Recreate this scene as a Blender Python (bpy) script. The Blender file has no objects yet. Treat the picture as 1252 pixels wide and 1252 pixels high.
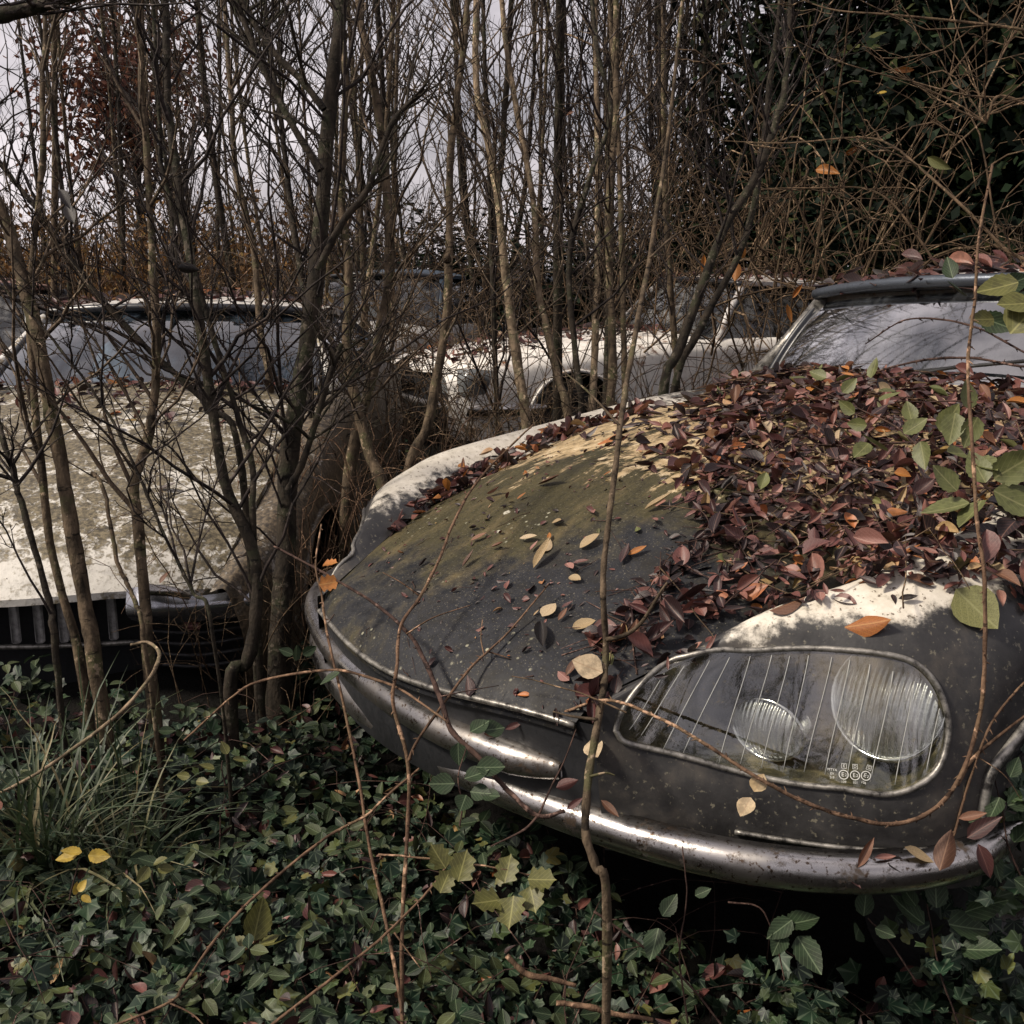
import bpy, math, random
import numpy as np
from mathutils import Matrix, Vector
R = np.random.default_rng(7)
random.seed(7)
S = bpy.context.scene
COL = S.collection
pi = math.pi

# ------------------------------------------------------------------ camera
F, PITCH, CH = 1334.2264, 0.2217, 1.3152          # focal length in px of the 1252 px photo
cam = bpy.data.cameras.new('camera'); cam.angle = 2*math.atan(626/F)
cam.clip_start = .02; cam.clip_end = 2000
camo = bpy.data.objects.new('camera', cam); COL.objects.link(camo)
camo.location = (0, 0, CH); camo.rotation_euler = (pi/2-PITCH, 0, 0)
S.camera = camo
CP, SP = math.cos(PITCH), math.sin(PITCH)

def P(px, py, d):
    """world point seen at photo pixel (px,py) at depth d along the view axis"""
    X = (px-626)/F*d; Y = (626-py)/F*d
    return np.array([X, d*CP+Y*SP, CH-d*SP+Y*CP])
def project(p):
    p = np.asarray(p, float); z = p[..., 2]-CH; y = p[..., 1]
    d = y*CP-z*SP; up = y*SP+z*CP
    return np.stack([626+F*p[..., 0]/d, 626-F*up/d, d], -1)
def sst(a, b, x):
    t = np.clip((x-a)/(b-a), 0, 1); return t*t*(3-2*t)
def ground_z(x, y):
    x = np.asarray(x, float); y = np.asarray(y, float)
    z = .13*sst(-.25, -1.1, x)*sst(1.4, 2.3, y)*sst(6.5, 4.0, y)
    z = z + .035*np.sin(x*3.1+1)*np.cos(y*2.7)+.02*np.sin(x*7+y*5)
    return z-.02

# ------------------------------------------------------------------ mesh helpers
def mesh(name, V, faces, mats, parent=None, smooth=True, uv=None, mi=None):
    """faces: list of int arrays (n,k)"""
    V = np.asarray(V, np.float32).reshape(-1, 3)
    faces = [np.asarray(f, np.int32) for f in (faces if isinstance(faces, list) else [faces]) if len(f)]
    me = bpy.data.meshes.new(name)
    lv = np.concatenate([f.ravel() for f in faces])
    sizes = np.concatenate([np.full(len(f), f.shape[1], np.int32) for f in faces])
    me.vertices.add(len(V)); me.vertices.foreach_set('co', V.ravel())
    me.loops.add(len(lv)); me.loops.foreach_set('vertex_index', lv)
    me.polygons.add(len(sizes))
    st = np.zeros(len(sizes), np.int32); st[1:] = np.cumsum(sizes)[:-1]
    me.polygons.foreach_set('loop_start', st)
    me.polygons.foreach_set('use_smooth', np.full(len(sizes), smooth))
    for m in (mats if isinstance(mats, (list, tuple)) else [mats]): me.materials.append(m)
    if mi is not None: me.polygons.foreach_set('material_index', np.asarray(mi, np.int32))
    if uv is not None:
        u = me.uv_layers.new(name='UVMap')
        u.data.foreach_set('uv', np.asarray(uv, np.float32)[lv].ravel())
    me.update(calc_edges=True); me.validate()
    o = bpy.data.objects.new(name, me); COL.objects.link(o)
    if parent is not None: o.parent = parent
    return o
def tag(o, label=None, cat=None, group=None, kind=None):
    if label: o['label'] = label
    if cat: o['category'] = cat
    if group: o['group'] = group
    if kind: o['kind'] = kind
    return o
def thing(name, label, cat, loc=(0, 0, 0), rot=(0, 0, 0), group=None):
    o = bpy.data.objects.new(name, None); COL.objects.link(o)
    o.location = loc; o.rotation_euler = rot; o.empty_display_size = .1
    return tag(o, label, cat, group)
def copy_thing(o, label=None, group=None):
    c = o.copy(); COL.objects.link(c)
    for ch in o.children:
        d = ch.copy(); COL.objects.link(d); d.parent = c
        for g in ch.children:
            e = g.copy(); COL.objects.link(e); e.parent = d
    if label: c['label'] = label
    if group: c['group'] = group
    return c
def grid_faces(n, m, off=0, close=False):
    i, j = np.meshgrid(np.arange(n-1), np.arange(m if close else m-1), indexing='ij')
    j2 = (j+1) % m
    return np.stack([i*m+j, i*m+j2, (i+1)*m+j2, (i+1)*m+j], -1).reshape(-1, 4)+off
def tubes(paths, radii, sides=5):
    """paths (B,K,3), radii (B,K) -> V, F   (tapered round tubes)"""
    paths = np.asarray(paths, float); B, K, _ = paths.shape
    radii = np.broadcast_to(np.asarray(radii, float), (B, K))
    T = np.gradient(paths, axis=1); T /= np.linalg.norm(T, axis=2, keepdims=True)+1e-9
    m = T.mean(1); ref = np.where(np.abs(m[:, 2:3]) < .7*np.linalg.norm(m, axis=1, keepdims=True), [[0, 0, 1.]], [[1., .13, 0]])
    n1 = np.cross(T, ref[:, None, :]); n1 /= np.linalg.norm(n1, axis=2, keepdims=True)+1e-9
    n2 = np.cross(T, n1)
    a = np.arange(sides)*2*pi/sides
    V = paths[:, :, None, :]+radii[:, :, None, None]*(np.cos(a)[None, None, :, None]*n1[:, :, None, :]+np.sin(a)[None, None, :, None]*n2[:, :, None, :])
    f = grid_faces(K, sides, 0, True)
    Fc = (f[None]+(np.arange(B)*K*sides)[:, None, None]).reshape(-1, 4)
    return V.reshape(-1, 3), Fc
def tube(path, r, sides=8, cap=True, n=None):
    path = np.asarray(path, float)
    if n: path = smooth_path(path, n)
    r = np.asarray(r, float)
    if r.ndim and len(r) != len(path): r = np.interp(np.linspace(0, 1, len(path)), np.linspace(0, 1, len(r)), r)
    V, Fq = tubes(path[None], np.broadcast_to(r, (1, len(path))), sides)
    if cap:
        L = len(V); V = np.vstack([V, path[:1], path[-1:]]); a = np.arange(sides); b = (a+1) % sides
        c0 = np.stack([b, a, np.full(sides, L)], -1); o = L-sides
        c1 = np.stack([a+o, b+o, np.full(sides, L+1)], -1)
        return V, [Fq, np.vstack([c0, c1])]
    return V, [Fq]
def join(parts):
    """list of (V,[faces]) -> V,[faces]"""
    Vs, fs, off = [], {}, 0
    for V, fl in parts:
        for f in (fl if isinstance(fl, list) else [fl]):
            f = np.asarray(f)
            if len(f): fs.setdefault(f.shape[1], []).append(f+off)
        Vs.append(V); off += len(V)
    return np.vstack(Vs), [np.vstack(v) for v in fs.values()]
def cr(pts, t):
    """Catmull-Rom through pts (n,...) at parameters t in [0,n-1]"""
    pts = np.asarray(pts, float); n = len(pts); t = np.clip(np.asarray(t, float), 0, n-1)
    i = np.minimum(t.astype(int), n-2); f = (t-i)
    sh = f.shape+(1,)*(pts.ndim-1); f = f.reshape(sh)
    p1 = pts[i]; p2 = pts[i+1]
    p0 = np.where((i > 0).reshape(sh), pts[np.maximum(i-1, 0)], 2*p1-p2)
    p3 = np.where((i < n-2).reshape(sh), pts[np.minimum(i+2, n-1)], 2*p2-p1)
    return .5*(2*p1+(p2-p0)*f+(2*p0-5*p1+4*p2-p3)*f**2+(3*p1-p0-3*p2+p3)*f**3)
def smooth_path(pts, n): return cr(pts, np.linspace(0, len(pts)-1, n))
def box(c, s, bev=.01):
    """bevelled box as V,[F] (superellipsoid-free: 24-vert chamfer box)"""
    c = np.asarray(c, float); h = np.asarray(s, float)/2; b = min(bev, h.min()*.9)
    V = []; idx = {}
    for sx in (-1, 1):
        for sy in (-1, 1):
            for sz in (-1, 1):
                for k in range(3):
                    v = np.array([sx, sy, sz])*(h-b); v[k] = (sx, sy, sz)[k]*h[k]
                    idx[sx, sy, sz, k] = len(V); V.append(c+v)
    Q, T = [], []
    for k in range(3):
        o = [j for j in range(3) if j != k]
        for s in (-1, 1):
            q = []
            for a, b2 in ((-1, -1), (1, -1), (1, 1), (-1, 1)):
                z = [0, 0, 0]; z[k] = s; z[o[0]] = a; z[o[1]] = b2; q.append(idx[z[0], z[1], z[2], k])
            Q.append(q if (s > 0) == (k != 1) else q[::-1])
    for k in range(3):
        o = [j for j in range(3) if j != k]
        for a in (-1, 1):
            for b2 in (-1, 1):
                z0 = [0, 0, 0]; z0[o[0]] = a; z0[o[1]] = b2; z1 = z0[:]; z0[k] = -1; z1[k] = 1
                Q.append([idx[(*z0, o[0])], idx[(*z1, o[0])], idx[(*z1, o[1])], idx[(*z0, o[1])]])
    for sx in (-1, 1):
        for sy in (-1, 1):
            for sz in (-1, 1): T.append([idx[sx, sy, sz, k] for k in range(3)])
    return np.array(V), [np.array(Q), np.array(T)]
def rotz(V, a):
    c, s = math.cos(a), math.sin(a); V = np.asarray(V, float)
    return V@np.array([[c, s, 0], [-s, c, 0], [0, 0, 1]])

# ------------------------------------------------------------------ materials
def lin(c): return tuple(c)+(1,)
class N:
    def __init__(s, name):
        s.m = bpy.data.materials.new(name); s.m.use_nodes = True; s.t = s.m.node_tree; s.t.nodes.clear()
        s.out = s.n('ShaderNodeOutputMaterial')
    def n(s, ty, **k):
        x = s.t.nodes.new(ty)
        for a, b in k.items():
            if a.startswith('i_'):
                q = a[2:]; q = int(q) if q.isdigit() else q.replace('_', ' ')
                if hasattr(b, 'is_output') or isinstance(b, bpy.types.NodeSocket): s.t.links.new(b, x.inputs[q])
                else: x.inputs[q].default_value = b
            else: setattr(x, a, b)
        return x
    def l(s, a, b): s.t.links.new(a, b)
    def coord(s, kind='Object', scale=(1, 1, 1)):
        c = s.n('ShaderNodeTexCoord'); m = s.n('ShaderNodeMapping', i_Vector=c.outputs[kind]); m.inputs['Scale'].default_value = scale
        return m.outputs[0]
    def noise(s, vec, scale, detail=6, rough=.6, out='Fac'):
        x = s.n('ShaderNodeTexNoise', i_Vector=vec, i_Scale=scale, i_Detail=detail, i_Roughness=rough); return x.outputs[out]
    def ramp(s, fac, stops, interp='LINEAR'):
        r = s.n('ShaderNodeValToRGB', i_Fac=fac); r.color_ramp.interpolation = interp
        e = r.color_ramp.elements
        while len(e) < len(stops): e.new(.5)
        for q, (p, c) in zip(e, stops):
            q.position = p; q.color = lin(c) if not np.isscalar(c) else (c, c, c, 1)
        return r.outputs[0]
    def mix(s, fac, a, b, blend='MIX'):
        x = s.n('ShaderNodeMix', data_type='RGBA', blend_type=blend)
        for v, i in ((fac, 0), (a, 6), (b, 7)):
            if isinstance(v, bpy.types.NodeSocket): s.l(v, x.inputs[i])
            else: x.inputs[i].default_value = v if np.isscalar(v) else lin(v)
        return x.outputs[2]
    def math(s, op, a, b=0.0, c=None, clamp=False):
        x = s.n('ShaderNodeMath', operation=op, use_clamp=clamp)
        for v, i in ((a, 0), (b, 1), (c, 2)):
            if v is None: continue
            if isinstance(v, bpy.types.NodeSocket): s.l(v, x.inputs[i])
            else: x.inputs[i].default_value = v
        return x.outputs[0]
    def mrange(s, v, a, b, c=0., d=1.):
        x = s.n('ShaderNodeMapRange', i_0=v, i_1=a, i_2=b, i_3=c, i_4=d); x.interpolation_type = 'SMOOTHSTEP'; return x.outputs[0]
    def bump(s, h, strength=.3, dist=.01):
        return s.n('ShaderNodeBump', i_Height=h, i_Strength=strength, i_Distance=dist).outputs[0]
    def bsdf(s, color=None, rough=.6, metal=0., normal=None, spec=.5, **k):
        b = s.n('ShaderNodeBsdfPrincipled')
        for v, i in ((color, 'Base Color'), (rough, 'Roughness'), (metal, 'Metallic'), (normal, 'Normal'), (spec, 'Specular IOR Level')):
            if v is None: continue
            if isinstance(v, bpy.types.NodeSocket): s.l(v, b.inputs[i])
            else: b.inputs[i].default_value = v if np.isscalar(v) else lin(v)
        for a, v in k.items():
            q = a.replace('_', ' ')
            if isinstance(v, bpy.types.NodeSocket): s.l(v, b.inputs[q])
            else: b.inputs[q].default_value = v
        return b.outputs[0]
    def done(s, sh): s.l(sh, s.out.inputs[0]); return s.m
    def sep(s, vec):
        x = s.n('ShaderNodeSeparateXYZ', i_0=vec); return x.outputs

def m_bark(name, c0, c1, c2):
    m = N(name); v = m.coord('Object', (1, 1, .35)); v2 = m.coord('Object')
    n1 = m.noise(v, 34, 8, .65); n2 = m.noise(v2, 9, 5, .6); n3 = m.noise(v2, 60, 3, .6)
    c = m.ramp(n1, [(.34, tuple(x*.55 for x in c0)), (.5, tuple((x+y)/2 for x, y in zip(c0, c1))), (.66, tuple(x*1.25 for x in c1))])
    c = m.mix(m.mrange(n2, .50, .62), c, c2)
    lt = m.noise(m.coord('Object', (.35, .35, 1.6)), 55, 3, .6); c = m.mix(m.mrange(lt, .60, .68), c, tuple(x*.5 for x in c0))
    c = m.mix(m.math('MULTIPLY', m.mrange(m.math('MULTIPLY', n3, n2), .31, .37), .8), c, tuple(min(1, x*2.6+.02) for x in c1))
    return m.done(m.bsdf(c, .85, normal=m.bump(m.math('ADD', n1, m.math('MULTIPLY', n3, .5)), 1., .008), spec=.2))
BARK = m_bark('bark_grey', (.03, .022, .014), (.115, .084, .055), (.075, .070, .034))
BARK_DARK = m_bark('bark_dark', (.010, .008, .006), (.036, .028, .020), (.030, .031, .017))
BARK_PALE = m_bark('bark_pale', (.10, .075, .048), (.24, .18, .12), (.15, .14, .08))
TWIG = m_bark('twig_brown', (.036, .027, .020), (.105, .076, .052), (.075, .06, .04))
TWIG_DARK = m_bark('twig_dark', (.012, .010, .010), (.042, .032, .028), (.03, .025, .022))
VINE = m_bark('vine_tan', (.04, .027, .017), (.125, .083, .05), (.085, .062, .036))
BRAMBLE = m_bark('bramble_stem', (.06, .034, .022), (.175, .108, .068), (.13, .085, .05))
BRAMBLE_DK = m_bark('bramble_stem_dark', (.025, .014, .012), (.075, .045, .035), (.05, .03, .025))

def m_leaf(name, stops, rough=.5, spec=.4, vein=(.4, .45, .3), vs=.35, obj=False, trans=.15, mottle=.5):
    m = N(name)
    if obj: f = m.n('ShaderNodeObjectInfo').outputs['Random']
    else: f = m.n('ShaderNodeNewGeometry').outputs['Random Per Island']
    c = m.ramp(f, stops)
    v = m.coord('Object'); n = m.noise(v, 48, 6, .7)
    c = m.mix(m.math('MULTIPLY', m.mrange(n, .42, .62), mottle), c, m.mix(.75, c, (.01, .008, .006)))
    if vein is not None:
        uv = m.coord('UV'); s = m.sep(uv); ax = m.math('ABSOLUTE', m.math('SUBTRACT', s[0], .5))
        mid = m.mrange(ax, .012, .035, 1, 0)
        lat = m.math('FRACT', m.math('MULTIPLY', m.math('SUBTRACT', s[1], m.math('MULTIPLY', ax, 1.0)), 6.))
        lat = m.mrange(m.math('ABSOLUTE', m.math('SUBTRACT', lat, .5)), .02, .09, 1, 0)
        c = m.mix(m.math('MULTIPLY', m.math('MAXIMUM', mid, m.math('MULTIPLY', lat, .5)), vs), c, vein)
    b = m.bsdf(c, rough, spec=spec, normal=m.bump(n, .35, .003))
    if trans:
        t = m.n('ShaderNodeBsdfTranslucent'); m.l(c, t.inputs[0])
        x = m.n('ShaderNodeMixShader', i_0=trans); m.l(b, x.inputs[1]); m.l(t.outputs[0], x.inputs[2]); b = x.outputs[0]
    return m.done(b)
def m_ivy():
    m = N('ivy_leaf'); f = m.n('ShaderNodeNewGeometry').outputs['Random Per Island']
    c = m.ramp(f, [(0, (.003, .008, .005)), (.3, (.006, .017, .010)), (.55, (.010, .028, .015)), (.75, (.020, .044, .018)), (.9, (.050, .072, .024)), (.96, (.09, .10, .03)), (1, (.15, .12, .035))])
    uv = m.coord('UV'); s = m.sep(uv); x = m.math('ABSOLUTE', m.math('SUBTRACT', s[0], .5)); y = m.math('SUBTRACT', s[1], .12)
    ang = m.math('ARCTAN2', x, y)
    d = None
    for k in (0, .72, 1.5):
        q = m.mrange(m.math('ABSOLUTE', m.math('SUBTRACT', ang, k)), .03, .10, 1, 0)
        d = q if d is None else m.math('MAXIMUM', d, q)
    n = m.noise(m.coord('Object'), 60, 4, .6)
    c = m.mix(m.math('MULTIPLY', m.mrange(n, .4, .7), .45), c, (.008, .014, .010))
    c = m.mix(m.math('MULTIPLY', d, .45), c, (.13, .17, .11))
    b = m.bsdf(c, .5, spec=.28, normal=m.bump(n, .3, .003))
    return m.done(b)
IVY = m_ivy()
DEAD = m_leaf('dead_leaf_litter', [(0, (.008, .004, .005)), (.34, (.020, .008, .010)), (.52, (.055, .017, .018)), (.68, (.105, .034, .030)), (.81, (.17, .066, .052)), (.90, (.25, .115, .085)), (.93, (.38, .12, .025)), (.96, (.36, .25, .13)), (.98, (.26, .17, .05)), (1, (.08, .09, .03))], .5, .5, (.30, .16, .12), .4, trans=.05)
DEAD1 = {
 'maroon': m_leaf('leaf_maroon', [(0, (.030, .012, .012)), (.6, (.085, .028, .026)), (1, (.12, .045, .038))], .45, .5, (.3, .15, .12), .35, True, .05),
 'brown': m_leaf('leaf_brown', [(0, (.09, .040, .022)), (1, (.20, .085, .045))], .5, .45, (.34, .2, .12), .4, True, .05),
 'pink': m_leaf('leaf_pink', [(0, (.20, .085, .07)), (1, (.34, .17, .14))], .5, .45, (.5, .33, .27), .4, True, .05),
 'orange': m_leaf('leaf_orange', [(0, (.30, .10, .022)), (1, (.42, .17, .035))], .5, .4, (.5, .3, .1), .4, True, .1),
 'cream': m_leaf('leaf_cream', [(0, (.38, .28, .15)), (1, (.52, .41, .27))], .55, .4, (.28, .18, .10), .5, True, .1, .6),
 'green': m_leaf('leaf_olive', [(0, (.11, .13, .045)), (1, (.17, .17, .06))], .5, .4, (.3, .3, .14), .4, True, .1),
 'yellow': m_leaf('leaf_yellow', [(0, (.36, .25, .035)), (1, (.48, .34, .06))], .5, .4, (.5, .42, .16), .4, True, .15),
 'black': m_leaf('leaf_black', [(0, (.010, .008, .008)), (1, (.022, .016, .014))], .5, .4, (.05, .04, .03), .3, True, 0),
}
BRLEAF = m_leaf('bramble_leaf', [(0, (.07, .095, .035)), (.5, (.11, .125, .045)), (1, (.16, .155, .055))], .5, .4, (.30, .29, .14), .45, trans=.2)
GRLEAF = m_leaf('green_leaf', [(0, (.010, .022, .011)), (.6, (.024, .042, .019)), (1, (.070, .082, .030))], .55, .25, (.2, .26, .15), .45, trans=.15)
YGLEAF = m_leaf('yellow_green_leaf', [(0, (.07, .078, .022)), (.6, (.11, .11, .03)), (1, (.18, .14, .032))], .5, .4, (.4, .38, .14), .4, trans=.2)
EVER = m_leaf('evergreen_leaf', [(0, (.003, .006, .004)), (.6, (.006, .014, .008)), (.9, (.018, .032, .013)), (1, (.055, .058, .02))], .6, .1, None, trans=0, mottle=.2)
THICK = m_leaf('thicket_leaf', [(0, (.09, .045, .02)), (.5, (.22, .115, .042)), (.85, (.32, .18, .06)), (1, (.20, .17, .06))], .7, .2, None, trans=.3, mottle=.2)
RUSSET = m_leaf('russet_leaf', [(0, (.06, .022, .018)), (.6, (.13, .050, .032)), (1, (.21, .09, .04))], .7, .2, None, trans=.3, mottle=.2)
GRASSM = m_leaf('grass_blade', [(0, (.022, .040, .018)), (.5, (.05, .075, .034)), (.8, (.11, .125, .065)), (1, (.30, .25, .13))], .5, .4, None, trans=.2)

def m_simple(name, c, rough=.5, metal=0., bs=0., sc=60, var=.4, spec=.5):
    m = N(name); v = m.coord(); n = m.noise(v, sc, 6, .65)
    col = m.mix(m.math('MULTIPLY', m.mrange(n, .35, .7), var), c, tuple(x*.4 for x in c))
    r = m.mrange(n, .3, .7, rough*.75, min(1, rough*1.3))
    return m.done(m.bsdf(col, r, metal, m.bump(n, bs, .004) if bs else None, spec))
MARKL = m_simple('etched_grey_line', (.40, .41, .39), .5, var=.5)
RUBBER = m_simple('black_rubber', (.012, .012, .013), .6)
DARKIN = m_simple('dark_interior', (.008, .009, .010), .8, var=.3)
DARKPAN = m_simple('dark_panel', (.018, .019, .022), .5, bs=.2)
SEATM = m_simple('seat_cloth', (.30, .29, .28), .8, bs=.3)
def m_chrome():
    m = N('tarnished_chrome'); v = m.coord('Object'); v2 = m.coord('Object', (1, 1, 1))
    n = m.noise(v, 16, 9, .75); n2 = m.noise(v2, 5, 5, .6); n3 = m.noise(v2, 140, 3, .6)
    c = m.ramp(n2, [(.3, (.56, .54, .52)), (.5, (.36, .345, .335)), (.68, (.15, .135, .12))])
    c = m.mix(m.mrange(n, .53, .64), c, (.065, .048, .036))
    c = m.mix(m.mrange(n3, .58, .66), c, (.10, .07, .05))
    met = m.mrange(n, .56, .68, 1., .15)
    r = m.mrange(n2, .3, .7, .14, .5)
    return m.done(m.bsdf(c, r, met, m.bump(m.math('ADD', m.math('MULTIPLY', n, .6), m.math('MULTIPLY', n2, 2.)), .22, .004)))
CHROME = m_chrome()
def m_trim():
    m = N('oxidised_trim'); n = m.noise(m.coord(), 45, 6, .7)
    c = m.ramp(n, [(.35, (.03, .028, .026)), (.5, (.22, .21, .19)), (.7, (.42, .40, .36))])
    return m.done(m.bsdf(c, .4, .6, m.bump(n, .4, .002)))
TRIM = m_trim()
REFL = m_simple('lamp_reflector', (.75, .75, .74), .12, 1., var=.25, sc=20)
MARKX = None
MARK = m_simple('etched_white', (.62, .63, .60), .6, var=.1)
def m_glass(name, tint=(.9, .95, .97), dirt=.25, dcol=(.25, .26, .27), dscale=8, rough=.04, stretch=(1, 1, 1), refl=1.0, lo=.45, hi=.75, gain=1.5):
    m = N(name); v = m.coord('Object', stretch)
    n = m.noise(v, dscale, 8, .65); n2 = m.noise(m.coord(), 90, 4, .6)
    tr = m.n('ShaderNodeBsdfTransparent'); tr.inputs[0].default_value = lin(tint)
    gl = m.n('ShaderNodeBsdfGlossy'); gl.inputs['Roughness'].default_value = rough; gl.inputs[0].default_value = (refl, refl, refl, 1)
    b = m.bump(n, .02, .01); m.l(b, gl.inputs['Normal'])
    fw = m.n('ShaderNodeLayerWeight', i_Blend=.5).outputs['Facing']; fr = m.math('ADD', .045, m.math('MULTIPLY', .9, m.math('POWER', fw, 4.)))
    x = m.n('ShaderNodeMixShader'); m.l(m.math('MULTIPLY', fr, gain, clamp=True), x.inputs[0]); m.l(tr.outputs[0], x.inputs[1]); m.l(gl.outputs[0], x.inputs[2])
    d = m.bsdf(dcol, .7)
    y = m.n('ShaderNodeMixShader'); m.l(m.math('ADD', m.math('MULTIPLY', m.mrange(n, lo, hi), dirt), m.math('MULTIPLY', m.mrange(n2, .62, .72), dirt*.6), clamp=True), y.inputs[0]); m.l(x.outputs[0], y.inputs[1]); m.l(d, y.inputs[2])
    return m.done(y.outputs[0])
GLASS = m_glass('dusty_windscreen', (.58, .66, .72), .20, (.20, .21, .22), 4, .03, (3, 1, 1), gain=6.)
GLASS_L = m_glass('blue_dusty_windscreen', (.50, .64, .76), .30, (.075, .115, .165), 3.2, .03, (4, 1, 1), gain=2.6)
GLASS_FAR = m_glass('grimy_glass', (.5, .55, .56), .55, (.34, .34, .33), 7, .05)
LENS = m_glass('headlamp_cover_glass', (.92, .94, .90), .55, (.20, .165, .10), 5, .02, lo=.44, hi=.78, gain=3.6)
def m_lampglass():
    m = N('ribbed_lamp_glass'); s = m.sep(m.coord('Object'))
    w = m.math('SINE', m.math('MULTIPLY', s[0], 700.)); n = m.noise(m.coord(), 30, 5, .6)
    tr = m.n('ShaderNodeBsdfTransparent'); tr.inputs[0].default_value = (.82, .84, .82, 1)
    g = m.bsdf((.80, .81, .80), .24, .9, m.bump(m.math('ADD', w, m.math('MULTIPLY', n, 2)), .5, .002))
    x = m.n('ShaderNodeMixShader', i_0=.68); m.l(tr.outputs[0], x.inputs[1]); m.l(g, x.inputs[2])
    return m.done(x.outputs[0])
LAMPG = m_lampglass()

def m_bonnet():
    """slate-grey paint with an olive algae film, ochre peeling mixed with painted sky reflection near the crest, pale lichen specks"""
    m = N('weathered_slate_paint'); v = m.coord(); s = m.sep(v)
    st = m.coord('Object', (1.2, 3.2, 1)); rz = m.n('ShaderNodeMapping', i_Vector=m.coord()); rz.inputs['Rotation'].default_value = (0, 0, .9); rz.inputs['Scale'].default_value = (5.5, 1.4, 2)
    streak = m.noise(rz.outputs[0], 3.2, 9, .68); n1 = m.noise(v, 4, 6, .6); n2 = m.noise(v, 22, 8, .7); n3 = m.noise(v, 120, 4, .6)
    c = m.ramp(n2, [(.3, (.008, .009, .011)), (.7, (.027, .028, .033))])
    # olive film over the higher, left part
    film = m.math('ADD', m.mrange(s[1], .02, .62, -.12, .55), m.math('SUBTRACT', m.mrange(s[0], .30, -.15, 0., .45), .35))
    film = m.math('ADD', m.math('ADD', film, m.math('SUBTRACT', n1, .5)), m.math('MULTIPLY', m.math('SUBTRACT', n2, .5), .9))
    film = m.mrange(film, -.10, .32)
    c = m.mix(film, c, m.ramp(streak, [(.3, (.026, .024, .011)), (.5, (.056, .048, .022)), (.7, (.12, .092, .045))]))
    # ochre worn patches at the crest, with sky reflection put into the colour
    worn_glare = m.math('ADD', m.mrange(s[1], .30, .80, 0., .78), m.math('MULTIPLY', m.math('SUBTRACT', streak, .5), 2.1))
    worn_glare = m.math('ADD', worn_glare, m.math('MULTIPLY', m.math('SUBTRACT', n2, .5), .9))
    c = m.mix(m.mrange(worn_glare, .52, .66), c, m.ramp(n2, [(.3, (.16, .115, .06)), (.52, (.40, .30, .17)), (.70, (.60, .50, .34))]))
    vo = m.n('ShaderNodeTexVoronoi', i_Vector=v, i_Scale=46.); vo2 = m.n('ShaderNodeTexVoronoi', i_Vector=v, i_Scale=15.)
    spk = m.math('MULTIPLY', m.mrange(vo.outputs['Distance'], .10, .2, 1, 0), m.mrange(n1, .52, .60))
    c = m.mix(spk, c, (.34, .33, .24))
    big = m.math('MULTIPLY', m.mrange(m.math('ADD', vo2.outputs['Distance'], m.math('MULTIPLY', m.math('SUBTRACT', n3, .5), .22)), .10, .13, 1, 0), m.mrange(m.noise(v, 2.7, 2), .56, .60))
    c = m.mix(big, c, (.46, .44, .36))
    c = m.mix(m.math('MULTIPLY', m.mrange(n3, .52, .68), .6), c, (.012, .011, .009)); n5 = m.noise(v, 260, 3, .6); c = m.mix(m.math('MULTIPLY', m.mrange(n5, .60, .68), .5), c, (.20, .18, .13)); n6 = m.noise(v, 9, 8, .75); c = m.mix(m.math('MULTIPLY', m.mrange(n6, .50, .64), .55), c, (.020, .018, .014))
    r = m.mrange(n2, .3, .7, .46, .74)
    h = m.math('ADD', m.math('MULTIPLY', n2, .5), m.math('ADD', m.math('MULTIPLY', m.mrange(worn_glare, .38, .7), .35), m.math('MULTIPLY', n3, .15)))
    return m.done(m.bsdf(c, r, 0, m.bump(h, .6, .005), .22))
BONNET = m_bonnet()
def m_fender():
    """cream paint on top, sooty slate grime low down"""
    m = N('cream_paint_with_soot'); v = m.coord(); s = m.sep(v)
    n1 = m.noise(v, 6, 7, .62); n2 = m.noise(v, 30, 8, .7); n3 = m.noise(v, 110, 4, .6)
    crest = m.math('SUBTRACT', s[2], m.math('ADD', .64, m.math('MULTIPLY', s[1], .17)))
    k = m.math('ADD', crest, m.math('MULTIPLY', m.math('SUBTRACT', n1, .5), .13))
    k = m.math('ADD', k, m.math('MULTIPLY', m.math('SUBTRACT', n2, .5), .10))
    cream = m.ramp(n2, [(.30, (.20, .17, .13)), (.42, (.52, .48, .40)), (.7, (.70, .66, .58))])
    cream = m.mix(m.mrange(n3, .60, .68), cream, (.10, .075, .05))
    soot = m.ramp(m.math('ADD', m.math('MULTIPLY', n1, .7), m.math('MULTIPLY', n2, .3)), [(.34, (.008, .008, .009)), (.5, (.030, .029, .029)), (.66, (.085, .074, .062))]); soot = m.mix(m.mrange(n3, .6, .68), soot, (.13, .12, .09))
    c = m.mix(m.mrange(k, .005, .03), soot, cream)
    return m.done(m.bsdf(c, m.mrange(n1, .3, .7, .34, .6), 0, m.bump(n2, .25, .003), .5))
FENDER = m_fender()
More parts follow.
